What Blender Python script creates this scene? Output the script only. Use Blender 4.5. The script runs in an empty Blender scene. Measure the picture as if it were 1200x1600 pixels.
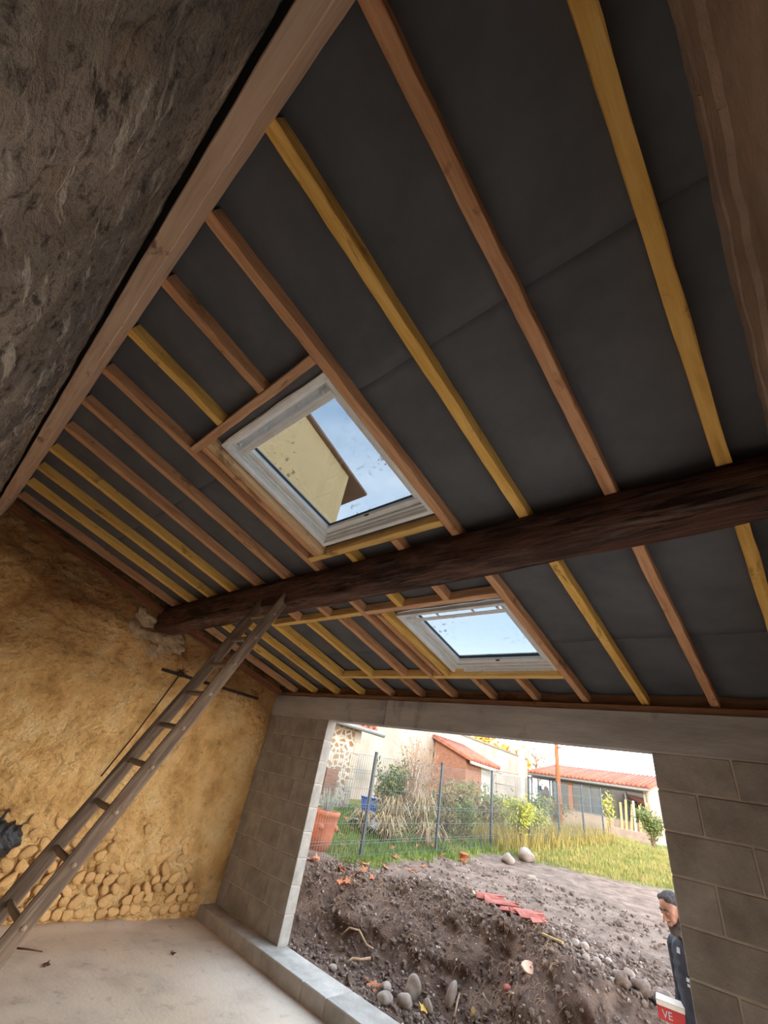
import bpy, bmesh, math, random
import numpy as np
from mathutils import Vector, Matrix

sc = bpy.context.scene
COL = sc.collection
# ------------------------------------------------------------------ camera
cam_d = bpy.data.cameras.new('camera'); cam = bpy.data.objects.new('camera', cam_d); COL.objects.link(cam)
cam_d.sensor_fit = 'HORIZONTAL'; cam_d.sensor_width = 36.0; cam_d.lens = 18.92025
cam_d.clip_start = .02; cam_d.clip_end = 300
_P = (6.1516, -4.1973, 1.8132); _R, _U, _F = (0.74645, 0.642332, 0.173842), (0.252396, -0.515013, 0.819181), (-0.615718, 0.567601, 0.546554)
cam.matrix_world = Matrix(((_R[0], _U[0], -_F[0], _P[0]), (_R[1], _U[1], -_F[1], _P[1]), (_R[2], _U[2], -_F[2], _P[2]), (0, 0, 0, 1)))
sc.camera = cam
# ------------------------------------------------------------------ sky, sun, exposure
SKY_STRENGTH = 1.0
world = bpy.data.worlds.new('sky'); sc.world = world; world.use_nodes = True
nt = world.node_tree; nt.nodes.clear()
out = nt.nodes.new('ShaderNodeOutputWorld'); bg = nt.nodes.new('ShaderNodeBackground')
tc = nt.nodes.new('ShaderNodeTexCoord'); sep = nt.nodes.new('ShaderNodeSeparateXYZ')
ramp = nt.nodes.new('ShaderNodeValToRGB')
e = ramp.color_ramp.elements
e[0].position = 0.0; e[0].color = (1.0, .945, .87, 1)
e[1].position = 1.0; e[1].color = (.14, .20, .29, 1)
x = e.new(.10); x.color = (.96, .935, .89, 1)
x = e.new(.32); x.color = (.45, .52, .59, 1)
x = e.new(.62); x.color = (.22, .285, .36, 1)
noi = nt.nodes.new('ShaderNodeTexNoise'); noi.inputs['Scale'].default_value = 3.2; noi.inputs['Detail'].default_value = 7
mp = nt.nodes.new('ShaderNodeMapping'); mp.inputs['Scale'].default_value = (1, 1, 2.2)
cr = nt.nodes.new('ShaderNodeValToRGB'); cr.color_ramp.elements[0].position = .47; cr.color_ramp.elements[1].position = .72
mix = nt.nodes.new('ShaderNodeMix'); mix.data_type = 'RGBA'
mul = nt.nodes.new('ShaderNodeMath'); mul.operation = 'MULTIPLY'; mul.inputs[1].default_value = .7
L = nt.links.new
L(tc.outputs['Generated'], sep.inputs[0]); L(sep.outputs['Z'], ramp.inputs[0])
L(tc.outputs['Generated'], mp.inputs[0]); L(mp.outputs[0], noi.inputs['Vector']); L(noi.outputs['Fac'], cr.inputs[0])
L(cr.outputs[0], mul.inputs[0]); L(mul.outputs[0], mix.inputs[0]); L(ramp.outputs[0], mix.inputs[6]); mix.inputs[7].default_value = (.50, .51, .53, 1)
L(mix.outputs[2], bg.inputs['Color']); L(bg.outputs[0], out.inputs[0])
bg.inputs['Strength'].default_value = SKY_STRENGTH
sun_d = bpy.data.lights.new('sun', 'SUN'); sun = bpy.data.objects.new('sun', sun_d); COL.objects.link(sun)
sun_d.energy = .30; sun_d.angle = math.radians(4); sun_d.color = (1.0, .86, .68)
sun.rotation_euler = Vector((-.70, .70, -.36)).to_track_quat('-Z', 'Y').to_euler()
sun.location = (10, -10, 12)
sc.view_settings.view_transform = 'Standard'; sc.view_settings.look = 'None'
sc.view_settings.gamma = 1.0; sc.view_settings.use_curve_mapping = False
sc.view_settings.exposure = 3.72
sc.cycles.max_bounces = 14; sc.cycles.diffuse_bounces = 12; sc.cycles.transparent_max_bounces = 24
sc.cycles.sample_clamp_indirect = 8
random.seed(7); RNG = np.random.default_rng(7)
ROOF_S = .22328; ROOF_Z = 2.7474; TH = math.atan(ROOF_S)
def rz(y): return ROOF_Z - ROOF_S * y          # underside of the rafters
# ------------------------------------------------------------------ helpers
def S(r, g, b):
    f = lambda c: (c / 255 / 12.92) if c / 255 <= .04045 else ((c / 255 + .055) / 1.055) ** 2.4
    return (f(r), f(g), f(b), 1)
def _h(ix, iy, s):
    n = (ix.astype(np.int64) * 374761393 + iy.astype(np.int64) * 668265263 + s * 974634) & 0xffffffff
    n = ((n ^ (n >> 13)) * 1274126177) & 0xffffffff
    return ((n ^ (n >> 16)) & 0xffff) / 65535.0
def vn(x, y, s=0):
    x = np.asarray(x, float); y = np.asarray(y, float)
    ix = np.floor(x); iy = np.floor(y); fx = x - ix; fy = y - iy
    fx = fx * fx * (3 - 2 * fx); fy = fy * fy * (3 - 2 * fy)
    a = _h(ix, iy, s); b = _h(ix + 1, iy, s); c = _h(ix, iy + 1, s); d = _h(ix + 1, iy + 1, s)
    return (a + (b - a) * fx) * (1 - fy) + (c + (d - c) * fx) * fy - .5
def fbm(x, y, s=0, o=4):
    r = 0; a = 1
    for k in range(o):
        r = r + a * vn(x * 2 ** k + 17.3 * k, y * 2 ** k - 9.1 * k, s + k); a *= .5
    return r
def sstep(t):
    t = np.clip(t, 0, 1); return t * t * (3 - 2 * t)
TX = [-1, .7, 1.1, 1.6, 2.4, 3.3, 4.0, 4.5, 5.5, 7]
TF = [.5, .6, .9, 1.12, 1.25, 1.2, 1.2, 1.35, 1.8, 2.0]
TC = [1.0, 1.35, 1.9, 2.4, 2.35, 2.15, 2.0, 2.1, 2.6, 3.0]
TB = [.02, .05, .08, .12, .14, .13, .06, -.08, -.05, 0]
TP = [.1, .05, .0, -.03, -.08, -.12, -.18, -.22, -.27, -.27]
def terrain(x, y, rough=True):
    x = np.asarray(x, float); y = np.asarray(y, float)
    yy = np.minimum(y, 16 + .15 * np.maximum(y - 16, 0))
    base = .42 + .062 * yy + .12 * sstep((1.0 - x) / 1.0)
    yf = np.interp(x, TX, TF); yc = np.interp(x, TX, TC); bp_ = np.interp(x, TX, TB); zp = np.interp(x, TX, TP)
    basec = .42 + .062 * yc + .12 * sstep((1.0 - x) / 1.0) + bp_
    t = np.clip((y - yf) / (yc - yf), 0, 1)
    face = zp + (basec - zp) * sstep(t ** .8)
    back = base + bp_ * np.exp(-(y - yc) ** 2 / .35)
    z = np.where(y < yc, face, back)
    if rough:
        w = np.exp(-((y - (yf + yc) / 2) / .55) ** 2)
        near = np.clip((9 - y) / 6, 0, 1) * np.clip((x + .6) / .8, 0, 1)
        z = z + w * (.20 * fbm(x * 2.2, y * 2.2, 3) + .07 * np.abs(fbm(x * 6, y * 6, 5)) ) * np.clip((x + .5), .3, 1)
        z = z + .035 * fbm(x * 4, y * 4, 11, 5) * (.35 + near) + .02 * fbm(x * 1.1, y * 1.1, 21, 2) + .03 * np.maximum(fbm(x * 11, y * 11, 31, 2), 0) * near
    return z

def mat(name, cols, scale=6, stretch=(1, 1, 1), detail=6, rough=.9, bump=.3, bscale=None, bdist=.01, rnd=0.0,
        spec=.25, overlays=(), metallic=0.0, coord='Object', distort=0.0, shift=True):
    m = bpy.data.materials.new(name); m.use_nodes = True
    t = m.node_tree; t.nodes.clear(); N = t.nodes.new; L = t.links.new
    o = N('ShaderNodeOutputMaterial'); b = N('ShaderNodeBsdfPrincipled'); L(b.outputs[0], o.inputs[0])
    b.inputs['Roughness'].default_value = rough; b.inputs['Specular IOR Level'].default_value = spec
    b.inputs['Metallic'].default_value = metallic
    if coord == 'World':
        g = N('ShaderNodeNewGeometry'); src = g.outputs['Position']
    else:
        g = N('ShaderNodeTexCoord'); src = g.outputs['Object']
    oi = N('ShaderNodeObjectInfo')
    if shift and coord != 'World':
        mu = N('ShaderNodeMath'); mu.operation = 'MULTIPLY'; mu.inputs[1].default_value = 37.0; L(oi.outputs['Random'], mu.inputs[0])
        va = N('ShaderNodeVectorMath'); va.operation = 'ADD'; L(src, va.inputs[0]); L(mu.outputs[0], va.inputs[1]); src = va.outputs[0]
    def noise(sc_, st, det=detail, ds=distort):
        mpn = N('ShaderNodeMapping'); mpn.inputs['Scale'].default_value = st; L(src, mpn.inputs[0])
        n = N('ShaderNodeTexNoise'); n.inputs['Scale'].default_value = sc_; n.inputs['Detail'].default_value = det
        n.inputs['Roughness'].default_value = .62; n.inputs['Distortion'].default_value = ds
        L(mpn.outputs[0], n.inputs['Vector']); return n.outputs['Fac']
    f = noise(scale, stretch)
    r = N('ShaderNodeValToRGB'); el = r.color_ramp.elements
    el[0].position, el[0].color = cols[0][0], cols[0][1]; el[1].position, el[1].color = cols[-1][0], cols[-1][1]
    for p, c in cols[1:-1]:
        q = el.new(p); q.color = c
    L(f, r.inputs[0]); col = r.outputs[0]
    for (c, s2, lo, hi, st2, amt) in overlays:
        f2 = noise(s2, st2)
        mr = N('ShaderNodeMapRange'); mr.inputs['From Min'].default_value = lo; mr.inputs['From Max'].default_value = hi
        mr.inputs['To Max'].default_value = amt; L(f2, mr.inputs['Value'])
        mx = N('ShaderNodeMix'); mx.data_type = 'RGBA'; L(mr.outputs[0], mx.inputs[0]); L(col, mx.inputs[6]); mx.inputs[7].default_value = c
        col = mx.outputs[2]
    if rnd:
        hv = N('ShaderNodeHueSaturation'); m2 = N('ShaderNodeMapRange'); m2.inputs['To Min'].default_value = 1 - rnd; m2.inputs['To Max'].default_value = 1 + rnd
        L(oi.outputs['Random'], m2.inputs['Value']); L(m2.outputs[0], hv.inputs['Value']); L(col, hv.inputs['Color']); col = hv.outputs[0]
    L(col, b.inputs['Base Color'])
    if bump:
        fb = noise(bscale or scale * 3, stretch)
        bu = N('ShaderNodeBump'); bu.inputs['Strength'].default_value = bump; bu.inputs['Distance'].default_value = bdist
        L(fb, bu.inputs['Height']); L(bu.outputs[0], b.inputs['Normal'])
    return m
def plain(name, c, rough=.6, **k):
    d = tuple(v * .82 for v in c[:3]) + (1,)
    return mat(name, [(.3, d), (.7, c)], scale=9, rough=rough, bump=k.pop('bump', .1), **k)
def props(o, label=None, cat=None, group=None, kind=None):
    if label: o['label'] = label
    if cat: o['category'] = cat
    if group: o['group'] = group
    if kind: o['kind'] = kind
    return o
def empty(name, loc, label=None, cat=None, group=None, kind=None, rot=None):
    o = bpy.data.objects.new(name, None); o.empty_display_size = .1; COL.objects.link(o); o.location = loc
    if rot: o.rotation_euler = rot
    return props(o, label, cat, group, kind)
def link(name, me, parent=None, loc=(0, 0, 0), rot=None, scale=None):
    o = bpy.data.objects.new(name, me); COL.objects.link(o); o.parent = parent; o.location = loc
    if rot: o.rotation_euler = rot
    if scale: o.scale = scale
    return o
class MB:
    def __init__(s): s.v = []; s.f = []; s.mi = []; s.cur = 0
    def add(s, vs, fs):
        n = len(s.v); s.v.extend([tuple(map(float, p)) for p in vs]); s.f.extend([tuple(i + n for i in f) for f in fs]); s.mi.extend([s.cur] * len(fs)); return s
    def box(s, a, b):
        (x0, y0, z0), (x1, y1, z1) = a, b
        return s.add([(x0, y0, z0), (x1, y0, z0), (x1, y1, z0), (x0, y1, z0), (x0, y0, z1), (x1, y0, z1), (x1, y1, z1), (x0, y1, z1)],
                     [(0, 3, 2, 1), (4, 5, 6, 7), (0, 1, 5, 4), (1, 2, 6, 5), (2, 3, 7, 6), (3, 0, 4, 7)])
    def cbox(s, a, b, c=.006):
        # box with chamfered edges
        bm = bmesh.new(); bmesh.ops.create_cube(bm, size=1)
        for v in bm.verts: v.co = Vector([(a[i] + b[i]) / 2 + v.co[i] * (b[i] - a[i]) for i in range(3)])
        bmesh.ops.bevel(bm, geom=list(bm.edges), offset=c, segments=1, affect='EDGES')
        bm.verts.index_update(); s.add([v.co for v in bm.verts], [[v.index for v in f.verts] for f in bm.faces]); bm.free(); return s
    def prism(s, pts, d):
        # closed polygon pts (3D) extruded by vector d
        n = len(pts); d = Vector(d); p = [Vector(q) for q in pts]
        return s.add(p + [q + d for q in p], [tuple(range(n))[::-1], tuple(range(n, 2 * n))] + [(i, (i + 1) % n, n + (i + 1) % n, n + i) for i in range(n)])
    def path(s, pts, rs, n=6, cap=True):
        p = [Vector(q) for q in pts]; k = len(p)
        if not hasattr(rs, '__len__'): rs = [rs] * k
        rings = []
        for i in range(k):
            t = (p[min(i + 1, k - 1)] - p[max(i - 1, 0)]).normalized()
            a = t.cross(Vector((0, 0, 1))) if abs(t.z) < .95 else t.cross(Vector((0, 1, 0)))
            a.normalize(); b = t.cross(a)
            rings.append([p[i] + (a * math.cos(6.28319 * j / n) + b * math.sin(6.28319 * j / n)) * rs[i] for j in range(n)])
        vs = [q for r in rings for q in r]
        fs = [(i * n + j, i * n + (j + 1) % n, (i + 1) * n + (j + 1) % n, (i + 1) * n + j) for i in range(k - 1) for j in range(n)]
        if cap: fs += [tuple(range(n))[::-1], tuple(range((k - 1) * n, k * n))]
        return s.add(vs, fs)
    def lathe(s, prof, c=(0, 0, 0), n=20):
        vs = [(c[0] + r * math.cos(6.28319 * j / n), c[1] + r * math.sin(6.28319 * j / n), c[2] + z) for r, z in prof for j in range(n)]
        fs = [(i * n + j, i * n + (j + 1) % n, (i + 1) * n + (j + 1) % n, (i + 1) * n + j) for i in range(len(prof) - 1) for j in range(n)]
        fs += [tuple(range(n))[::-1], tuple(range((len(prof) - 1) * n, len(prof) * n))]
        return s.add(vs, fs)
    def blob(s, c, r, seed=0, amp=.15, sub=2):
        bm = bmesh.new(); bmesh.ops.create_icosphere(bm, subdivisions=sub, radius=1)
        rr = np.random.default_rng(seed); ph = rr.uniform(0, 6.28, (4, 3)); fr = rr.uniform(1, 2.6, (4, 3))
        for v in bm.verts:
            k = 1 + amp * sum(math.sin(fr[i] @ np.array(v.co) * 1.7 + ph[i, 0]) for i in range(4)) / 2
            v.co = Vector([c[i] + v.co[i] * r[i] * k for i in range(3)])
        bm.verts.index_update(); s.add([v.co for v in bm.verts], [[v.index for v in f.verts] for f in bm.faces]); bm.free(); return s
    def mesh(s, name, m, smooth=False, org=(0, 0, 0)):
        me = bpy.data.meshes.new(name)
        v = np.array(s.v) - np.array(org) if s.v else []
        me.from_pydata([tuple(p) for p in v], [], s.f)
        for q in (m if isinstance(m, (list, tuple)) else [m]): me.materials.append(q)
        if any(s.mi): me.polygons.foreach_set('material_index', s.mi)
        if smooth: me.polygons.foreach_set('use_smooth', [True] * len(s.f))
        me.update(); return me
    def build(s, name, m, parent=None, smooth=False, org=None, local=False):
        # vertices are in world space unless local; the object's origin goes to org (default: middle of its base)
        if local:
            return link(name, s.mesh(name, m, smooth), parent)
        if org is None:
            a = np.array(s.v); org = ((a[:, 0].min() + a[:, 0].max()) / 2, (a[:, 1].min() + a[:, 1].max()) / 2, a[:, 2].min())
        pl = Vector(parent.location) if parent else Vector((0, 0, 0))
        return link(name, s.mesh(name, m, smooth, org), parent, Vector(org) - pl)
def grid_slab(P, back, cyc=False):
    # P: (n,m,3) front surface; back: vector to the flat back side -> MB
    n, m, _ = P.shape; b = MB(); vs = P.reshape(-1, 3)
    fs = [(i * m + j, (i + 1) * m + j, (i + 1) * m + j + 1, i * m + j + 1) for i in range(n - 1) for j in range(m - 1)]
    per = [j for j in range(m)] + [i * m + m - 1 for i in range(1, n)] + [(n - 1) * m + j for j in range(m - 2, -1, -1)] + [i * m for i in range(n - 2, 0, -1)]
    k = len(vs); bk = [vs[i] + np.array(back) for i in per]
    sides = [(per[i], per[(i + 1) % len(per)], k + (i + 1) % len(per), k + i) for i in range(len(per))]
    b.add(list(vs) + bk, fs + sides + [tuple(range(k, k + len(per)))]); return b
# ------------------------------------------------------------------ materials
V1 = (1, 1, 1)
EARTH = mat('rammed_earth', [(.28, S(190, 140, 82)), (.5, S(238, 190, 124)), (.72, S(250, 216, 158))], scale=2.6, rough=.95, bump=1, bscale=15, bdist=.09, shift=False,
            overlays=[(S(120, 78, 42), 9, .58, .75, (1, 1, 1), .6), (S(238, 206, 150), 14, .62, .8, (1, 1, 1), .5), (S(150, 108, 70), .9, .54, .7, (1, .6, 1.6), .5)])
COBBLE = mat('earth_covered_cobble', [(.3, S(190, 142, 88)), (.7, S(234, 190, 130))], scale=7, rough=.9, bump=.5, bscale=30, rnd=.14)
OLDWALL = mat('old_grey_plaster', [(.3, S(138, 125, 112)), (.5, S(178, 164, 149)), (.7, S(202, 188, 172))], scale=2.2, rough=.95, bump=1, bscale=24, bdist=.06, shift=False,
              overlays=[(S(206, 188, 166), 1.3, .53, .64, (1, 1, .45), .6), (S(50, 42, 36), 18, .53, .64, V1, .75), (S(196, 168, 134), 4, .56, .66, (.8, 1, 1.4), .6), (S(246, 236, 216), 9, .57, .63, (.35, 1, 2.2), .85), (S(96, 92, 90), .8, .50, .60, V1, .6)])
SMOOTHPATCH = mat('smooth_cement_render', [(.3, S(92, 88, 84)), (.7, S(134, 128, 120))], scale=3, bump=.3, shift=False)
RWALL = mat('brown_cement_render', [(.3, S(140, 118, 104)), (.7, S(186, 164, 148))], scale=3, bump=.7, bscale=40, shift=False, overlays=[(S(190, 165, 145), 8, .62, .75, (1, 1, .4), .5)])
CONC = mat('cast_concrete', [(.3, S(128, 118, 107)), (.55, S(163, 152, 140)), (.75, S(182, 172, 160))], scale=2.4, bump=.35, bscale=30, rnd=.08, overlays=[(S(92, 84, 76), 5, .6, .74, (1, 1, .5), .6)])
FLOOR = mat('dusty_concrete_floor', [(.3, S(190, 169, 149)), (.5, S(216, 196, 175)), (.72, S(230, 212, 193))], scale=1.6, bump=.3, bscale=26, shift=False,
            overlays=[(S(150, 128, 112), 7, .58, .72, V1, .5), (S(120, 104, 94), 38, .66, .74, V1, .6), (S(212, 170, 122), .8, .5, .7, V1, .35)])
KERB = mat('cast_kerb_concrete', [(.3, S(150, 142, 132)), (.7, S(200, 192, 182))], scale=3, bump=.35, bscale=40, rnd=.12, overlays=[(S(112, 104, 96), 30, .64, .74, V1, .6)])
BLOCK = mat('cement_block', [(.3, S(142, 134, 125)), (.7, S(178, 170, 160))], scale=5, rough=.95, bump=.7, bscale=70, bdist=.006, rnd=.09)
MORTAR = mat('cement_mortar', [(.3, S(176, 164, 148)), (.7, S(208, 196, 180))], scale=8, bump=.6, bscale=50)
LINTEL = mat('formed_concrete_lintel', [(.3, S(152, 147, 142)), (.6, S(190, 185, 180)), (.8, S(206, 201, 197))], scale=1.5, stretch=(.6, 1, 3), bump=.4, bscale=12, rnd=.1,
             overlays=[(S(78, 66, 58), 2.4, .58, .74, (1, 1, .5), .7)])
def wood(name, d, m_, l, rnd=.1, knots=.55):
    return mat(name, [(.25, d), (.5, m_), (.75, l)], scale=5, stretch=(7, .55, 7), detail=8, rough=.75, bump=.25, bscale=14, bdist=.004, rnd=rnd, distort=.4,
               overlays=[(S(92, 50, 22), 3.2, .61, .68, (2.2, 1, 2.2), knots), (S(70, 44, 26), 8, .62, .70, (1.6, 1, 1.6), knots * .75)])
def wood_x(name, d, m_, l, rnd=.1, knots=.55):
    return mat(name, [(.25, d), (.5, m_), (.75, l)], scale=5, stretch=(.55, 7, 7), detail=8, rough=.75, bump=.25, bscale=14, bdist=.004, rnd=rnd, distort=.4,
               overlays=[(S(92, 50, 22), 3.4, .62, .69, (1, 2.2, 2.2), knots)])
W_YEL = wood('yellow_treated_pine', S(190, 142, 66), S(222, 176, 94), S(236, 198, 122))
W_RED = wood('reddish_fir', S(168, 116, 78), S(200, 150, 110), S(216, 172, 134))
W_PALE = wood('pale_new_pine', S(205, 165, 120), S(226, 190, 146), S(236, 206, 166))
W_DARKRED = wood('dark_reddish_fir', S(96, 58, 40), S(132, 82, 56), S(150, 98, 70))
X_YEL = wood_x('yellow_treated_pine_crosswise', S(196, 150, 82), S(226, 184, 112), S(238, 204, 138))
X_RED = wood_x('reddish_fir_crosswise', S(172, 124, 88), S(204, 160, 124), S(220, 180, 146))
X_LEDGER = wood_x('planed_spruce', S(190, 154, 126), S(220, 188, 160), S(232, 204, 178), rnd=0, knots=.75)
X_PLATE = wood_x('brown_wall_plate', S(96, 66, 48), S(128, 92, 68), S(146, 110, 84))
OLDBEAM = mat('old_dark_oak', [(.25, S(52, 36, 30)), (.5, S(98, 68, 56)), (.78, S(138, 98, 80))], scale=4, stretch=(.7, 6, 6), detail=9, rough=.9, bump=1, bscale=9, bdist=.03, shift=False, distort=.6,
              overlays=[(S(24, 18, 16), 1.4, .5, .68, (1, 2, 2), .7), (S(120, 108, 100), 3, .52, .66, (.8, 5, 5), .55), (S(18, 14, 12), 5, .56, .62, (.5, 7, 7), .8), (S(206, 182, 158), 3, .70, .74, (.8, 6, 6), .7)])
W_LADDER = wood('weathered_grey_wood', S(70, 56, 46), S(112, 92, 76), S(150, 128, 106), rnd=.05, knots=.3)
W_RUNG = wood_x('grey_rung_wood', S(112, 92, 74), S(152, 128, 104), S(182, 156, 130), rnd=.05, knots=.2)
MEMB = mat('dark_roof_membrane', [(.3, S(80, 82, 86)), (.7, S(100, 101, 104))], scale=2.5, rough=.8, bump=.25, bscale=6, bdist=.02, rnd=.05, spec=.3)
TAPE = plain('membrane_lap_edge', S(44, 43, 43))
W_FRAME = plain('white_window_lacquer', S(244, 244, 242), rough=.35, spec=.5)
W_SASH = plain('grey_white_sash', S(236, 237, 236), rough=.35, spec=.5)
GASKET = plain('dark_rubber_gasket', S(70, 72, 74))
IRON = mat('rusty_iron', [(.3, S(40, 30, 26)), (.7, S(78, 58, 46))], scale=30, rough=.8, bump=.5)
def glass_mat(name, tint, dirt, amt, dscale=26, gloss=.06):
    m = bpy.data.materials.new(name); m.use_nodes = True; t = m.node_tree; t.nodes.clear(); N = t.nodes.new; L = t.links.new
    o = N('ShaderNodeOutputMaterial'); tr = N('ShaderNodeBsdfTransparent'); tr.inputs[0].default_value = tint
    gl = N('ShaderNodeBsdfGlossy'); gl.inputs['Roughness'].default_value = .03
    mx = N('ShaderNodeMixShader'); mx.inputs[0].default_value = gloss; L(tr.outputs[0], mx.inputs[1]); L(gl.outputs[0], mx.inputs[2])
    df = N('ShaderNodeBsdfDiffuse'); df.inputs[0].default_value = dirt
    tcn = N('ShaderNodeTexCoord'); n1 = N('ShaderNodeTexNoise'); n1.inputs['Scale'].default_value = dscale; n1.inputs['Detail'].default_value = 3
    n2 = N('ShaderNodeTexNoise'); n2.inputs['Scale'].default_value = 2.3; n2.inputs['Detail'].default_value = 4
    L(tcn.outputs['Object'], n1.inputs['Vector']); L(tcn.outputs['Object'], n2.inputs['Vector'])
    a = N('ShaderNodeMapRange'); a.inputs['From Min'].default_value = .60; a.inputs['From Max'].default_value = .66; L(n1.outputs['Fac'], a.inputs['Value'])
    b = N('ShaderNodeMapRange'); b.inputs['From Min'].default_value = .50; b.inputs['From Max'].default_value = .62; L(n2.outputs['Fac'], b.inputs['Value'])
    k = N('ShaderNodeMath'); k.operation = 'MULTIPLY'; L(a.outputs[0], k.inputs[0]); L(b.outputs[0], k.inputs[1])
    k2 = N('ShaderNodeMath'); k2.operation = 'MULTIPLY'; k2.inputs[1].default_value = amt; L(k.outputs[0], k2.inputs[0])
    mx2 = N('ShaderNodeMixShader'); L(k2.outputs[0], mx2.inputs[0]); L(mx.outputs[0], mx2.inputs[1]); L(df.outputs[0], mx2.inputs[2])
    L(mx2.outputs[0], o.inputs[0]); return m
SKYGLASS = glass_mat('rain_spotted_glass', (.345, .375, .40, 1), S(120, 122, 120), .55)
PANE = glass_mat('veranda_glass', (.62, .66, .68, 1), S(150, 150, 150), .2, gloss=.22)
# ------------------------------------------------------------------ room shell
XW = 6.42; YB = -4.478; WT = .153; KZ = .13; LZ = 2.38; X0 = 1.373; X1 = 5.274
# floor
n, m_ = 110, 84
gx = np.linspace(-.2, XW + .1, n); gy = np.linspace(YB - .1, .0, m_)
GX, GY = np.meshgrid(gx, gy, indexing='ij')
P = np.stack([GX, GY, .006 * fbm(GX * 3, GY * 3, 2) + .035 * np.exp(-((GX) / .12) ** 2) * (.5 + vn(GY * 5, GX * 3, 8))], -1)
props(grid_slab(P, (0, 0, -.15)).build('floor', FLOOR, smooth=True, org=(3, -2, 0)), 'dusty pale concrete floor slab', None, None, 'structure')
# left wall, rammed earth
n, m_ = 430, 350
gy = np.linspace(YB - .1, .0, n); t = np.linspace(0, 1, m_)
GY, T = np.meshgrid(gy, t, indexing='ij'); GZ = -.05 + T * (rz(GY) + .09 + .05)
low = np.clip((.95 - GZ) / .5, 0, 1)
D = .045 * fbm(GY * 1.3, GZ * 1.3, 40, 3) + .022 * fbm(GY * 6, GZ * 6, 44, 4) * (1 + 1.2 * low) - .03 * low * np.abs(fbm(GY * 9, GZ * 9, 47, 2))
D -= .06 * np.clip((GZ - (rz(GY) - .42)) / .12, 0, 1) * (.6 + fbm(GY * 3, GZ * 5, 49, 3))        # eroded strip under the roof
D += .03 * np.exp(-((GZ - .10) / .1) ** 2) + .024 * fbm(GY * 15, GZ * 15, 55, 3) + .024 * np.abs(fbm(GY * 8, GZ * 12, 58, 3))
D *= np.clip(-GY / .10, 0, 1) * .9 + .1
P = np.stack([D - .012, GY, GZ], -1)
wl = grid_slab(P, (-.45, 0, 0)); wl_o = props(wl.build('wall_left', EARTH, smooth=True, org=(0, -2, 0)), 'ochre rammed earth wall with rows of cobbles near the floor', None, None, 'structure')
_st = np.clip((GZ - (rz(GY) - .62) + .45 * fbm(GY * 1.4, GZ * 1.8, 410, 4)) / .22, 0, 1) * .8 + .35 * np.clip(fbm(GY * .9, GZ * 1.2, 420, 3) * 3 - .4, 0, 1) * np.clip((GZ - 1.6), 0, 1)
_at = wl_o.data.attributes.new('stain_shade', 'FLOAT', 'POINT'); _v = np.zeros(len(wl_o.data.vertices), np.float32); _v[:_st.size] = np.clip(_st, 0, 1).reshape(-1); _at.data.foreach_set('value', _v)
def add_attr_colour(m, name, colour, amt=1.0):
    t = m.node_tree; N = t.nodes.new; L = t.links.new; b = t.nodes['Principled BSDF']; src = b.inputs['Base Color'].links[0].from_socket
    at = N('ShaderNodeAttribute'); at.attribute_name = name; ml = N('ShaderNodeMath'); ml.operation = 'MULTIPLY'; ml.inputs[1].default_value = amt; L(at.outputs['Fac'], ml.inputs[0])
    mx = N('ShaderNodeMix'); mx.data_type = 'RGBA'; mx.blend_type = 'MULTIPLY'; L(ml.outputs[0], mx.inputs[0]); L(src, mx.inputs[6]); mx.inputs[7].default_value = colour; L(mx.outputs[2], b.inputs['Base Color'])
add_attr_colour(EARTH, 'stain_shade', (.38, .30, .26, 1))      # brown weathering of upper earth, deepened to paint in the light falloff there
# cobbles set in the foot of the left wall
cob = []
for k in range(6):
    b = MB(); b.blob((0, 0, 0), (.6, 1, 1), seed=60 + k, amp=.16, sub=2); cob.append(b.mesh('cobble', COBBLE, True))
rr = random.Random(5); cnt = 0
for row, z in enumerate([.10, .20, .29, .385, .475, .57, .66, .75, .84]):
    y = -3.55 + rr.random() * .1
    ymax = -.35 - .06 * row
    while y < ymax:
        w = rr.uniform(.10, .165) if row else rr.uniform(.10, .14)
        keep = rr.random() < (.97 if row < 1 else .86 if row < 3 else .78 - .09 * (row - 3) + (.25 if y < -2.2 else 0))
        if keep and cnt < 290:
            hgt = rr.uniform(.07, .09)
            o = link('cobble', cob[rr.randrange(6)], wl_o, Vector((.006, y + w / 2, z + rr.uniform(-.015, .015))) - Vector((0, -2, 0)),
                     (((.6 if row % 2 else -.6) if row else 0) + rr.uniform(-.25, .25), 0, 0), (.032 + .010 * rr.random(), w * .53, hgt * .60))
            cnt += 1
        y += w
# mortar around the beam end
b = MB()
for k in range(30):
    a_ = rr.uniform(2.6, 6.1); R_ = rr.uniform(.16, .34)
    b.blob((-.012, -2.15 + R_ * 1.25 * math.cos(a_), 3.02 + R_ * 1.0 * math.sin(a_)), (.034, rr.uniform(.05, .12), rr.uniform(.04, .09)), seed=k, amp=.35, sub=3)
GREYMORT = mat('grey_lime_mortar', [(.3, S(150, 126, 98)), (.7, S(202, 174, 140))], scale=7, bump=.8, bscale=30)
b.build('mortar_patch', GREYMORT, wl_o, True)['label'] = 'greyish mortar packed around the end of the old beam'
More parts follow.
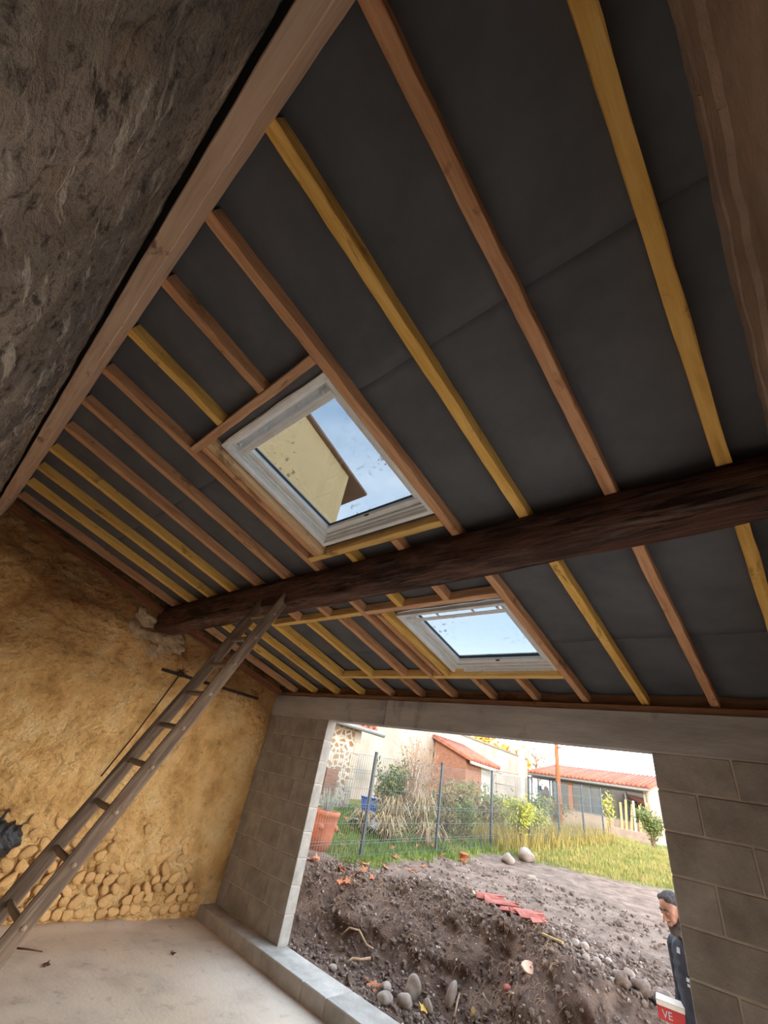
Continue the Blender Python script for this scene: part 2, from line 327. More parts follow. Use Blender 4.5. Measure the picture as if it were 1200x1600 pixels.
# back wall, old plaster
n, m_ = 420, 220
gx = np.linspace(XW + .1, -.1, n); gz = np.linspace(-.05, 3.56, m_)
GX, GZ = np.meshgrid(gx, gz, indexing='ij')
bul = sstep((fbm(GX * 1.1 + 3, GZ * 1.1, 70, 2) + .0) * 4)
D = .05 * fbm(GX * 1.2, GZ * 1.2, 71, 3) + .022 * fbm(GX * 7, GZ * 7, 74, 4) + .02 * np.abs(fbm(GX * 4, GZ * 16, 77, 3)) + .012 * fbm(GX * 18, GZ * 18, 80, 3)
D += np.where(GZ > 3.30, .01 * fbm(GX * 9, GZ * 9, 79), 0)
D *= np.clip((3.52 - GZ) / .25, .18, 1)
P = np.stack([GX, YB + D, GZ], -1)
props(grid_slab(P, (0, -.14, 0)).build('wall_back', OLDWALL, smooth=True, org=(3, YB, 0)), 'dark weathered plaster wall with pale streaks behind the ledger', None, None, 'structure')
# right wall
n, m_ = 120, 130
gy = np.linspace(.0, YB - .1, n); t = np.linspace(0, 1, m_)
GY, T = np.meshgrid(gy, t, indexing='ij'); top = rz(GY) + .088; GZ = -.05 + T * (top + .05)
dd = top - GZ
D = .012 * fbm(GY * 2, GZ * 2, 90, 4) + .008 * fbm(GY * 9, GZ * 9, 92, 3) + .016 * ((dd > .13) & (dd < .30)) + .022 * (dd < .13)
DY0, DY1, DZ = -3.60, -1.35, 2.45        # wide unseen doorway, added to bring more daylight into the room
wr = empty('wall_right', (XW, -2, 0), 'brown cement rendered wall with an unseen wide doorway added for fill daylight', None, None, 'structure')
def right_piece(ya, yb, zlo):
    n = max(6, int((yb - ya) / .035)); gy = np.linspace(yb, ya, n); GY, T = np.meshgrid(gy, np.linspace(0, 1, m_), indexing='ij'); top = rz(GY) + .088; GZ = zlo + T * (top - zlo); dd = top - GZ
    D = .012 * fbm(GY * 2, GZ * 2, 90, 4) + .008 * fbm(GY * 9, GZ * 9, 92, 3) + .016 * ((dd > .13) & (dd < .30)) + .022 * (dd < .13)
    grid_slab(np.stack([XW - D, GY, GZ], -1), (.25, 0, 0)).build('wall_section', RWALL, wr)
right_piece(YB - .1, DY0, -.05); right_piece(DY1, 0, -.05); right_piece(DY0, DY1, DZ)
BOUNCE_YARD = mat('pale_bounce_gravel', [(.3, S(176, 164, 150)), (.7, S(206, 196, 182))], scale=4, bump=.5, bscale=40)  # unseen pale ground, added to bounce daylight up to the ceiling
q = MB(); q.box((XW + .0, -4.66, -.2), (26, .13, -.012)); props(q.build('bounce_yard', BOUNCE_YARD), 'unseen pale gravel ground added outside the side doorway to bounce daylight', None, None, 'structure')
# front wall of cement blocks
wf = empty('wall_front', (3.2, .07, 0), 'cement block wall around the wide garden opening', None, None, 'structure')
b = MB()
for xa, xb in ((0.0, X0), (X1, XW + .05)):
    b.box((xa - (.2 if xa == 0 else -.007), .007, KZ), (xb - (.007 if xa == 0 else 0), WT - .007, LZ))
b.build('mortar_core', MORTAR, wf)
_bm = {}
def block(x0, x1, z0, z1):
    key = (round(x1 - x0, 3), round(z1 - z0, 3))
    if key not in _bm:
        q = MB(); q.cbox((0, 0, 0), (x1 - x0, WT, z1 - z0), .006); _bm[key] = q.mesh('block', BLOCK)
    return link('block', _bm[key], wf, (x0 - 3.2, -.07 + rr.uniform(-.003, .003), z0))
for k in range(9):
    z0 = KZ + k * .25 + .005; z1 = z0 + .24
    for xs in ([-.05, .45, .95, X0] if k % 2 else [-.05, .17, .67, 1.15, X0], [X1, 5.52, 6.02, XW + .05] if k % 2 else [X1, 5.77, 6.27, XW + .05]):
        for a, c in zip(xs[:-1], xs[1:]):
            block(a + (.005 if a not in (X1,) else 0), c - (.005 if c != X0 else 0), z0, z1)
for a, c in ((-.05, 2.398), (2.402, XW + .05)):
    n_ = 40; q = MB(); q.cbox((a, -.004, LZ), (c, WT + .004, 2.672), .005); q.build('lintel', LINTEL, wf)
kb = empty('kerb', (3.2, -.05, 0), 'low cast concrete kerb across the foot of the opening', None, None, 'structure')
for a, c in ((-.02, 2.097), (2.10, 2.427), (2.43, XW)):
    q = MB(); q.cbox((a, -.233, -.02), (c, .135, KZ), .008); q.build('kerb_section', KERB, kb)
q = MB(); q.cbox((-.05, .012, 2.672), (XW, .10, 2.724), .003); props(q.build('trim_1', X_PLATE), 'brown timber wall plate on top of the concrete lintel', None, None, 'structure')
q = MB(); q.cbox((-.3, .101, 2.62), (XW + .2, .135, 2.87), .003); q.box((-.3, .04, 2.726), (XW + .2, .101, 2.728)); props(q.build('trim_2', X_PLATE), 'eaves board closing the rafter ends', None, None, 'structure')
# ------------------------------------------------------------------ roof: membrane sheets
SKY = [(3.60, 4.742, -3.545, -2.428), (3.62, 4.742, -1.432, -.376)]
ceil = empty('ceiling', (3.2, -2.1, 3.3), 'sloping roof lined with dark grey membrane sheets between rafters', None, None, 'structure')
RAFX = [-.02, .30, .80, 1.31, 1.82, 2.33, 2.83, 3.32, 3.80, 4.29, 4.77, 5.25, 5.73, 6.20, 6.62]
def sheet(ya, yb, lift, seed):
    xs = sorted(set(np.round(np.concatenate([np.linspace(-.3, XW + .2, 120)] + [[s[0], s[1]] for s in SKY]), 4)))
    ys = sorted(set(np.round(np.concatenate([np.linspace(ya, yb, max(4, int((yb - ya) / .07)))] + [[v] for s in SKY for v in s[2:] if ya < v < yb]), 4)))
    A, B = np.meshgrid(xs, ys, indexing='ij')
    ra = np.array(RAFX) + .03; dist = np.min(np.abs(A[..., None] - ra), -1)
    sag = np.clip(dist / .2, 0, 1)
    Z = rz(B) + .0885 + lift - .010 * sag * (1 + 1.2 * fbm(A * 1.7, B * 1.7, seed, 3)) + .012 * sag * fbm(A * 5, B * 2.5, seed + 5, 3)
    m = len(ys); q = MB(); vs = np.stack([A, B, Z], -1).reshape(-1, 3); k = len(vs)
    fs = []
    for i in range(len(xs) - 1):
        for j in range(m - 1):
            cx, cy = (xs[i] + xs[i + 1]) / 2, (ys[j] + ys[j + 1]) / 2
            if any(s[0] < cx < s[1] and s[2] < cy < s[3] for s in SKY): continue
            a = i * m + j; fs.append((a, a + 1, a + m + 1, a + m))
    q.add(vs, fs + [tuple(v + k for v in f[::-1]) for f in fs] if False else fs)
    o = q.build('membrane_sheet', MEMB, ceil, True)
    so = o.modifiers.new('thickness', 'SOLIDIFY'); so.thickness = .006; so.offset = 1
    return o
for ya_, yb_, lf_ in ((-4.64, -3.36, 0), (-3.385, -2.07, .008), (-2.09, -.78, .016), (-.81, .14, .024)): sheet(ya_, yb_, lf_, 101)
# roof boarding above the membrane keeps daylight out of the laps
q = MB()
for (a, c, ya, yb) in [(-.4, 3.59, -4.9, .3), (4.75, XW + .3, -4.9, .3), (3.59, 4.75, -4.9, -3.56), (3.59, 4.75, -2.41, -1.45), (3.59, 4.75, -.36, .3)]:
    q.prism([(a, ya, rz(ya) + .125), (a, yb, rz(yb) + .125), (a, yb, rz(yb) + .16), (a, ya, rz(ya) + .16)], (c - a, 0, 0))
q.build('roof_deck', W_PALE, ceil)
# ------------------------------------------------------------------ timbers of the roof
RW, RH = .06, .084
rs = random.Random(11)
def timber(name, loc, length, m, along, label, cat, group=None, w=RW, h=RH, rot=True, wob=.0025):
    # a sawn timber: section w x h, slightly uneven arrises, length along local x or y, underside on local z = 0
    n = max(3, int(length / .12)); c = .004; b = MB(); prof = [(c, 0), (w - c, 0), (w, c), (w, h - c), (w - c, h), (c, h), (0, h - c), (0, c)]
    vs = []
    for i in range(n + 1):
        t = length * i / n
        for (u, v) in prof:
            u2 = u + rs.uniform(-wob, wob); v2 = v + (rs.uniform(0, wob) if v < h / 2 else 0)
            vs.append((u2, t, v2) if along == 'y' else (t, u2, v2))
    k = len(prof)
    fs = [(i * k + j, i * k + (j + 1) % k, (i + 1) * k + (j + 1) % k, (i + 1) * k + j) for i in range(n) for j in range(k)] + [tuple(range(k)), tuple(range(n * k, n * k + k))[::-1]]
    if along == 'x': fs = [f[::-1] for f in fs]
    b.add(vs, fs)
    o = link(name, b.mesh(name, m), None, loc, (-TH, 0, 0) if rot else None)
    return props(o, label, cat, group)
CT = math.cos(TH)
GR = 'rafters under the roof membrane'
def rafter(x, ya, yb, m, label, name='rafter', group=GR, dz=0.0):
    return timber(name, (x, ya, rz(ya) + dz), (yb - ya) / CT, m, 'y', label, 'rafter', group)
YL, YE = -4.36, .095
rafter(6.20, YL, YE, W_YEL, 'yellow rafter nearest the right wall, running over the old beam')
rafter(5.73, YL, YE, W_RED, 'reddish rafter second from the right wall, running over the old beam')
rafter(5.25, YL, YE, W_YEL, 'yellow rafter third from the right wall, just right of the skylights')
rafter(4.77, YL, YE, W_RED, 'reddish rafter along the right edge of both skylights')
rafter(3.32, YL, YE, W_RED, 'reddish rafter a little left of both skylights')
rafter(1.82, YL, YE, W_YEL, 'yellow rafter passing the left ends of the lower skylight headers')
rafter(1.31, YL, YE, W_YEL, 'yellow rafter fourth from the earth wall')
rafter(.80, YL, YE, W_YEL, 'deep yellow rafter third from the earth wall')
rafter(.30, YL, YE, W_RED, 'reddish rafter second from the earth wall')
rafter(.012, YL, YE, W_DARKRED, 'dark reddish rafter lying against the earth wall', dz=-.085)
rafter(4.29, YL, -3.675, W_RED, 'short reddish rafter from the ledger to the upper skylight header, right one')
rafter(3.80, YL, -3.675, W_YEL, 'short yellow rafter from the ledger to the upper skylight header, left one')
rafter(2.83, YL, -1.632, W_RED, 'reddish rafter ending at the lower skylight header, second left of the upper skylight')
rafter(2.33, YL, -1.632, W_RED, 'reddish rafter ending at the lower skylight header, third left of the upper skylight')
rafter(4.29, -2.362, -1.632, W_RED, 'short rafter piece crossing the beam between the skylights, right one')
rafter(3.80, -2.362, -1.632, W_YEL, 'short rafter piece crossing the beam between the skylights, left one')
HG = 'skylight headers'
def header(x0, x1, y0, m, label):
    return timber('header_timber', (x0, y0, rz(y0)), x1 - x0, m, 'x', label, 'header', HG, w=.055)
header(3.382, 4.768, -3.672, X_RED, 'reddish header timber along the top of the upper skylight')
header(3.382, 4.768, -2.418, X_YEL, 'yellow header timber below the upper skylight, close to the old beam')
header(1.882, 3.318, -1.628, X_YEL, 'pale yellow header just past the old beam, left of the lower skylight')
header(3.382, 4.768, -1.628, X_RED, 'reddish header along the top of the lower skylight')
header(1.882, 3.318, -.432, X_YEL, 'yellow header near the lintel, left of the lower skylight')
header(3.382, 4.768, -.432, X_YEL, 'yellow header timber along the bottom of the lower skylight')
rafter(1.885, -1.57, -.436, W_YEL, 'yellow trimmer doubled beside a full rafter, far left below the beam')
rafter(2.42, -1.57, -.436, W_YEL, 'yellow short rafter between the two lower headers')
rafter(2.95, -1.57, -.436, W_RED, 'reddish short rafter between the two lower headers')
rafter(3.47, -1.57, -.436, W_RED, 'reddish trimmer beside the yellow board of the lower skylight')
rafter(3.545, -1.57, -.436, W_YEL, 'bright yellow trimmer on the left edge of the lower skylight')
rafter(3.47, -3.615, -2.422, W_RED, 'reddish trimmer left of the upper skylight')
rafter(3.535, -3.615, -2.422, W_PALE, 'pale new trimmer board on the left edge of the upper skylight')
for x_, m, l in ((2.36, W_RED, 'stub rafter above the lintel, first right of the doubled trimmer'), (2.86, W_RED, 'stub rafter above the lintel, second right of the doubled trimmer'),
                 (3.82, W_RED, 'stub rafter below the lower skylight, left of two'), (4.30, W_RED, 'stub rafter below the lower skylight, right of two')):
    rafter(x_, -.374, YE, m, l)
# ledger on the back wall
q = MB(); sec = [(-4.3565, 3.722), (-4.376, 3.52), (-4.380, 3.515), (-4.446, 3.528), (-4.451, 3.533), (-4.431, 3.738)]
n = 60; vs = []
for i in range(n + 1):
    x_ = -.03 + (XW + .02 + .03) * i / n
    vs += [(x_, y + rs.uniform(-.0012, .0012), z + rs.uniform(-.0012, .0012)) for y, z in sec]
k = len(sec)
q.add(vs, [(i * k + j, (i + 1) * k + j, (i + 1) * k + (j + 1) % k, i * k + (j + 1) % k) for i in range(n) for j in range(k)] + [tuple(range(k)), tuple(range(n * k, n * k + k))])
props(q.build('ledger_board', X_LEDGER), 'long planed spruce ledger carrying the rafters along the back wall', 'ledger')
# old beam
q = MB(); n = 130; vs = []; ring = 20
for i in range(n + 1):
    x_ = -.22 + (XW + .1 + .22) * i / n; u = i / n
    zb = np.interp(x_, [0, 3, 5.5, 6.4], [2.972, 2.990, 3.045, 3.078]); yn = -2.27 - .012 * math.sin(x_ * 1.3); yf = np.interp(x_, [0, 2.6, 6.4], [-1.96, -2.04, -2.02])
    zt_n = rz(yn) - .003; zt_f = rz(yf) - .003
    r_ = .012
    prof = [(yn, zt_n), (yn - .004, zt_n - .06), (yn - .006, (zt_n + zb) / 2), (yn, zb + .05), (yn + .006, zb + r_), (yn + r_, zb + .004), (yn + .08, zb - .006), ((yn + yf) / 2, zb - .008), (yf - .08, zb - .002), (yf - r_ * 1.5, zb + .006), (yf - .006, zb + r_ * 1.6), (yf, (zb + zt_f) / 2), (yf, zt_f)]
    for j, (y, z) in enumerate(prof):
        am = .013 if 0 < j < len(prof) - 1 else .002
        d1 = float(fbm(x_ * 2.2 + 5 * j, j * 1.7, 200, 3)) + .7 * float(fbm(x_ * .8, j * .6, 210, 2)); d2 = float(fbm(x_ * 2.6, j * 2.1 + 9, 220, 3))
        vs.append((x_, y + am * d1, z + am * d2))
k = len(prof)
q.add(vs, [(i * k + j, (i + 1) * k + j, (i + 1) * k + (j + 1) % k, i * k + (j + 1) % k) for i in range(n) for j in range(k)] + [tuple(range(k)), tuple(range(n * k, n * k + k))])
props(q.build('old_beam', OLDBEAM, None, True), 'thick old dark oak beam crossing the room under the rafters', 'beam')
# ------------------------------------------------------------------ skylights
def skylight(num, sx0, sx1, sy0, sy1, label):
    o = empty('window_%d' % num, (sx0, sy0, rz(sy0) + .095), label, None, None, 'structure', rot=(-TH, 0, 0))
    Wd = sx1 - sx0; Ln = (sy1 - sy0) / CT
    def ring(name, i0, i1, w0, w1, m, mats=None, c=.004):
        # rectangular frame from inset i0 to i1, from height w0 to w1, four mitred members as one part
        b = MB()
        for (ax, ay, bx, by) in ((i0, i0, Wd - i0, i1), (i0, Ln - i1, Wd - i0, Ln - i0), (i0, i1, i1, Ln - i1), (Wd - i1, i1, Wd - i0, Ln - i1)):
            b.cbox((ax, ay, w0), (bx, by, w1), c)
        return b.build(name, m, o, local=True)
    ring('outer_frame', .004, .038, -.045, .045, W_FRAME)
    ring('frame_lip', .038, .050, -.010, .060, W_SASH, c=.002)
    ring('frame_step', .050, .068, .012, .075, W_FRAME, c=.003)
    s = ring('sash', .070, .118, .030, .095, W_SASH)
    ring('gasket', .118, .122, .062, .085, GASKET, c=.001)
    b = MB(); b.box((.116, .116, .072), (Wd - .116, Ln - .116, .082)); b.build('pane', SKYGLASS, o, local=True)
    # control bar along the top of the sash, on brackets
    b = MB(); b.cbox((.07, .128, -.020), (Wd - .06, .160, -.002), .004); b.cbox((.07, .108, -.022), (Wd - .06, .129, -.016), .002); bar = b.build('control_bar', W_SASH, o, local=True)
    for u in (.10, Wd * .36, Wd * .68, Wd - .13):
        b = MB(); b.cbox((u, .075, -.016), (u + .02, .150, -.006), .003); b.cbox((u, .075, -.016), (u + .02, .095, .04), .003); link('bracket', b.mesh('bracket', W_SASH), bar)
    b = MB(); b.cbox((Wd / 2 - .02, Ln - .126, .02), (Wd / 2 + .02, Ln - .116, .034), .002); b.build('latch', GASKET, o, local=True)
    # outer cover seen only from outside
    ring('cover_flashing', -.02, .10, .096, .110, GASKET, c=.002)
    return o
skylight(1, *SKY[0], 'white framed upper skylight nearer the ledger, yellow house seen through it')
skylight(2, *SKY[1], 'white framed lower skylight past the old beam, only sky behind its spotted glass')
# ------------------------------------------------------------------ ladder
lad = empty('ladder', (2.8, -3.46, 0), 'weathered grey wooden ladder leaning on the old beam', 'ladder')
def ly(z): return -3.475 + .4055 * z
ztop = 3.17
tdir = Vector((0, .4055, 1)).normalized(); ndir = Vector((0, -1, .4055)).normalized()
for x_ in (2.565, 2.935):
    w, d = .036, .098; b = MB(); n = 30; vs = []
    for i in range(n + 1):
        c = Vector((x_, ly(0), 0)) + tdir * ((ztop / tdir.z) * i / n); wv = .004 * math.sin(i * .7 + x_)
        for (u, v) in ((0, -.35), (.3, -.5), (.7, -.5), (1, -.35), (1, .35), (.7, .5), (.3, .5), (0, .35)):
            vs.append(c + Vector((u * w + wv * .4, 0, 0)) + ndir * (v * d + wv * .5))
    # stored along local y so that the grain runs along the rail
    Mx = Matrix((Vector((1, 0, 0)), tdir, ndir)).transposed().to_4x4(); Mi = Mx.inverted(); org = Vector((x_, ly(0), 0))
    b.add([Mi @ (p - org) for p in vs], [(i * 8 + j, i * 8 + (j + 1) % 8, (i + 1) * 8 + (j + 1) % 8, (i + 1) * 8 + j) for i in range(n) for j in range(8)] + [tuple(range(8)), tuple(range(n * 8, n * 8 + 8))])
    o = link('rail', b.mesh('rail', W_LADDER, True), lad, org - lad.location, Mx.to_euler())
    pg = o
    o.data.polygons.foreach_set('use_smooth', [False] * len(o.data.polygons))
zr = .135
while zr < 3.0:
    b = MB(); y_ = ly(zr)
    b.path([(2.552, y_, zr), (2.62, y_, zr), (2.70, y_ - .003, zr - .003), (2.86, y_, zr), (2.92, y_, zr), (2.984, y_, zr)], [.014, .017, .019, .018, .017, .014], 8)
    b.build('rung', W_RUNG, lad, True); zr += .2485
# ------------------------------------------------------------------ iron tie on the earth wall
it = empty('wall_tie', (.03, -1.7, 2.5), 'rusty iron tie bar with knotted wire fixed to the earth wall', 'iron bar')
b = MB(); b.cbox((.022, -1.94, 2.512), (.045, -.36, 2.550), .003); b.build('bar', IRON, it)
b = MB()
for k in range(14):
    a = rs.uniform(0, 6.28); l = rs.uniform(.05, .11); c0 = Vector((.055, -1.68, 2.55))
    d = Vector((rs.uniform(0, .3), math.cos(a), math.sin(a))) * l
    b.path([c0, c0 + d * .5 + Vector((.015, 0, .01)), c0 + d], [.005, .004, .002], 5)
b.blob((.05, -1.68, 2.545), (.03, .045, .035), seed=3, amp=.3); b.build('wire_knot', IRON, it)
b = MB(); b.path([(.05, -1.684, 2.55), (.07, -1.80, 2.16), (.085, -1.93, 1.74), (.06, -2.075, 1.29)], .009, 7)
props(b.build('hanging_rod', IRON, None, True), 'thin dark iron rod hanging at a slant from the wall tie', 'rod')
# ------------------------------------------------------------------ black plastic bag on the cobbles
BLACKP = mat('black_plastic', [(.3, S(20, 20, 22)), (.7, S(44, 44, 48))], scale=12, rough=.35, bump=.9, bscale=14, bdist=.03, spec=.6)
BLUEG = plain('pale_blue_plastic', S(120, 150, 156), rough=.4)
bm = bmesh.new(); bmesh.ops.create_icosphere(bm, subdivisions=5, radius=1)
for v in bm.verts:
    p = np.array(v.co); fold = .16 * abs(math.sin(p[1] * 7 + 2.2 * math.sin(p[2] * 3))) + .09 * float(fbm(p[1] * 3.1 + p[0] * 1.9, p[2] * 2.7 + p[0] * 1.3, 300, 3))
    k = 1 - fold
    v.co = Vector((p[0] * .11 * k, p[1] * (.24 if p[2] > -.2 else .24 - .14 * (-.2 - p[2])) * k, p[2] * .17 * k + (.02 * p[1] if p[2] > 0 else 0)))
b = MB(); bm.verts.index_update(); b.add([(v.co.x + .13, v.co.y - 2.76, v.co.z + .68) for v in bm.verts], [[v.index for v in f.verts] for f in bm.faces]); bm.free()
bag = props(b.build('plastic_bag', BLACKP, None, True), 'crumpled black plastic bag caught on the cobble wall at the left edge', 'bag')
b = MB(); b.path([(.13, -2.80, .83), (.10, -2.79, .90), (.05, -2.77, .92), (.015, -2.75, .90)], [.02, .012, .012, .01], 6); b.build('strap', BLACKP, bag, True)
# ------------------------------------------------------------------ bits on the floor
DRYLEAF = mat('dry_brown_leaf', [(.3, S(76, 50, 40)), (.7, S(112, 74, 56))], scale=30, bump=.3)
ORLEAF = mat('orange_fallen_leaf', [(.3, S(162, 88, 56)), (.5, S(188, 114, 78)), (.7, S(202, 140, 102))], scale=9, bump=.3, rnd=.22)
def leaf_mesh(name, m, curl=.25, seed=0, lobes=5):
    # lobed leaf about 1 unit wide, with thickness and curled edges
    r_ = np.random.default_rng(seed); pts = []
    n = lobes * 4
    for i in range(n):
        a = math.pi * 2 * i / n + .2; ph = i % 4
        rad = (.5, .36, .24, .36)[ph] * r_.uniform(.85, 1.15); pts.append((rad * math.cos(a), rad * math.sin(a)))
    z = lambda x_, y_: curl * (x_ * x_ - .5 * y_ * y_) + .12 * math.sin(5 * x_ + seed) * y_
    vs = [(0, 0, 0)] + [(x_, y_, z(x_, y_)) for x_, y_ in pts]
    vs += [(x_, y_, z_ + .025) for x_, y_, z_ in vs]; k = n + 1
    fs = [(0, 1 + (i + 1) % n, 1 + i) for i in range(n)] + [(k, k + 1 + i, k + 1 + (i + 1) % n) for i in range(n)] + [(1 + i, 1 + (i + 1) % n, k + 1 + (i + 1) % n, k + 1 + i) for i in range(n)]
    b = MB(); b.add(vs, fs); b.path([(0, 0, .01), (-.3, -.05, .02), (-.65, -.02, .05)], [.02, .018, .012], 4); return b.mesh(name, m)
dl = [leaf_mesh('dry_leaf', DRYLEAF, .9, s) for s in (1, 2)]
o = link('dry_leaf', dl[0], None, (.902, -.94, .012), (.2, .1, .5), (.07, .055, .07)); props(o, 'small dark curled leaf alone in the middle of the concrete floor', 'leaf')
o = link('dry_leaf', dl[1], None, (.844, -2.086, .012), (.1, -.2, 2), (.08, .06, .08)); props(o, 'dry brown leaf with twig on the floor near the ladder', 'leaf')
b = MB(); b.path([(.50, -2.25, .022), (.56, -2.18, .028), (.62, -2.07, .022)], [.007, .006, .004], 6); props(b.build('twig', DRYLEAF, None, True), 'short dark twig on the floor beside the cobble wall', 'twig')
# ------------------------------------------------------------------ garden ground
SOILc = [(.28, S(104, 85, 74)), (.5, S(140, 117, 102)), (.7, S(168, 143, 126))]
def ground_mat():
    m = mat('garden_soil', SOILc, scale=3.5, coord='World', rough=.97, bump=1, bscale=34, bdist=.06,
            overlays=[(S(78, 62, 54), 5, .55, .7, V1, .7), (S(186, 160, 140), 40, .64, .72, V1, .7), (S(200, 140, 104), 14, .68, .74, V1, .35)])
    t = m.node_tree; N = t.nodes.new; L = t.links.new; b = t.nodes['Principled BSDF']
    src = b.inputs['Base Color'].links[0].from_socket
    at = N('ShaderNodeAttribute'); at.attribute_name = 'lawn'
    nz = N('ShaderNodeTexNoise'); nz.inputs['Scale'].default_value = 6; nz.inputs['Detail'].default_value = 6
    g = N('ShaderNodeNewGeometry'); L(g.outputs['Position'], nz.inputs['Vector'])
    rp = N('ShaderNodeValToRGB'); el = rp.color_ramp.elements; el[0].position = .35; el[0].color = S(84, 92, 44); el[1].position = .68; el[1].color = S(160, 142, 76); q = el.new(.5); q.color = S(112, 116, 54)
    L(nz.outputs['Fac'], rp.inputs[0])
    mx = N('ShaderNodeMix'); mx.data_type = 'RGBA'; L(at.outputs['Fac'], mx.inputs[0]); L(src, mx.inputs[6]); L(rp.outputs[0], mx.inputs[7]); L(mx.outputs[2], b.inputs['Base Color'])
    return m
GROUND = ground_mat()
def lawn_w(x, y):
    x = np.asarray(x, float); y = np.asarray(y, float)
    edge = 6.9 + .55 * np.maximum(x - .6, 0) + .35 * fbm(x * 1.5, y * 1.5, 401, 3)
    a = sstep((y - edge) / .7)
    left = sstep((.62 + .35 * fbm(x * 2, y * 2, 405, 3) - x) / .25) * sstep((y - 1.75 + .3 * fbm(x * 3, y * 3, 407, 2)) / .3)
    return np.clip(np.maximum(a, left), 0, 1)
xs = np.concatenate([np.arange(-26, -3, 1.2), np.arange(-3, -.4, .13), np.arange(-.4, 5.7, .032), np.arange(5.7, 9, .2), np.arange(9, 26, 1.3)])
ys = np.concatenate([np.arange(.14, 3.3, .032), np.arange(3.3, 6, .07), np.arange(6, 12, .14), np.arange(12, 26, .45), np.arange(26, 60, 2)])
A, B = np.meshgrid(xs, ys, indexing='ij'); Zt = terrain(A, B)
_yf = np.interp(A, TX, TF); _yc = np.interp(A, TX, TC); _tt = np.clip((B - _yf) / (_yc - _yf), 0, 1); _w = np.sin(np.pi * _tt) * np.clip((A - .4) / .4, 0, 1)
Zt = Zt + (.028 * fbm(A * 17, B * 17, 470, 3) + .03 * np.maximum(fbm(A * 8, B * 8, 474, 3), 0)) * np.clip((A + .2) / .5, 0, 1) * np.clip((4.5 - B) / 2, .25, 1) * (B < 6)
Yt = B - _w * (.34 * np.maximum(fbm(A * 2.3, Zt * 3.6, 440, 3) + .12, -.3) + .10 * fbm(A * 7, Zt * 8, 444, 3))        # clumps bulging out of the cut face
b = grid_slab(np.stack([A, Yt, Zt], -1), (0, 0, -.5))
go = props(b.build('ground', GROUND, None, True, org=(3, 5, 0)), 'churned brown soil with a dug bank, grassy further back', None, None, 'structure')
_fr = (sstep((_yc + .30 + .35 * fbm(A * 2, B * 2, 460, 3) - B) / .25) * .85).reshape(-1); _fa = go.data.attributes.new('fresh', 'FLOAT', 'POINT'); _fv = np.zeros(len(go.data.vertices), np.float32); _fv[:len(_fr)] = _fr; _fa.data.foreach_set('value', _fv)
add_attr_colour(GROUND, 'fresh', (.66, .60, .57, 1))      # moist freshly dug soil of the bank
lw = lawn_w(A, B).reshape(-1); attr = go.data.attributes.new('lawn', 'FLOAT', 'POINT'); vals = np.zeros(len(go.data.vertices), np.float32); vals[:len(lw)] = lw; attr.data.foreach_set('value', vals)
_ns = (A > -1.2) & (A < 6) & (B < 6.5); _nx, _ny, _nz = A[_ns], Yt[_ns], Zt[_ns]
def gz(x, y):
    # height of the finished soil surface
    d = (_nx - x) ** 2 + (_ny - y) ** 2; k = int(d.argmin())
    return float(_nz[k]) if d[k] < .01 else float(terrain(x, y))
# pebbles and crumbs: one uncountable scatter
base = [np.array([v.co for v in bmv]) for bmv in []]
def scatter(name, N_, region, size, m, label, seed, keep=None):
    r_ = np.random.default_rng(seed)
    ico = bmesh.new(); bmesh.ops.create_icosphere(ico, subdivisions=1, radius=1); iv = np.array([v.co for v in ico.verts]); ico.verts.index_update(); fi = np.array([[v.index for v in f.verts] for f in ico.faces]); ico.free()
    X_ = r_.uniform(region[0], region[1], N_); Y_ = r_.uniform(region[2], region[3], N_)
    if keep is not None:
        k = keep(X_, Y_, r_); X_, Y_ = X_[k], Y_[k]
    ii = np.clip(np.searchsorted(xs, X_), 0, len(xs) - 1); jj = np.clip(np.searchsorted(ys, Y_), 0, len(ys) - 1)
    N_ = len(X_); X_ = A[ii, jj] + r_.uniform(-.012, .012, N_); Y_ = Yt[ii, jj] + r_.uniform(-.012, .012, N_); Z_ = Zt[ii, jj]; s = size[0] + (size[1] - size[0]) * r_.random(N_) ** 3
    sc_ = s[:, None] * r_.uniform(.6, 1.3, (N_, 3)); ang = r_.uniform(0, 6.28, N_); jit = 1 + .25 * r_.standard_normal((N_, len(iv), 1))
    v = iv[None] * sc_[:, None, :] * jit; ca, sa = np.cos(ang)[:, None], np.sin(ang)[:, None]
    v = np.stack([v[..., 0] * ca - v[..., 1] * sa, v[..., 0] * sa + v[..., 1] * ca, v[..., 2]], -1) + np.stack([X_, Y_, Z_ + s * .25], -1)[:, None, :]
    f = (fi[None] + (np.arange(N_) * len(iv))[:, None, None]).reshape(-1, 3)
    me = bpy.data.meshes.new(name); me.from_pydata(v.reshape(-1, 3).tolist(), [], f.tolist()); me.materials.append(m)
    o = link(name, me); props(o, label, 'gravel' if 'pebble' in name else 'soil', None, 'stuff'); return o
PEB = mat('mixed_pebbles', [(.3, S(138, 119, 106)), (.5, S(176, 156, 140)), (.64, S(214, 200, 184)), (.76, S(190, 138, 114))], scale=14, coord='World', detail=1, bump=.2)
CLOD = mat('dark_soil_clods', [(.3, S(88, 73, 64)), (.7, S(130, 109, 96))], scale=16, coord='World', detail=2, bump=.5)
kf = lambda X_, Y_, r_: (Y_ < 1.0 + np.interp(X_, TX, TC)) | (r_.random(len(X_)) < .14)
scatter('pebbles', 5200, (.5, 5.6, .2, 5.5), (.004, .020), PEB, 'small pale pebbles strewn over the dug soil', 501, kf)
scatter('soil_clods', 20000, (.3, 5.6, .3, 5.5), (.006, .036), CLOD, 'dark crumbling clods of soil on the bank', 502, kf)
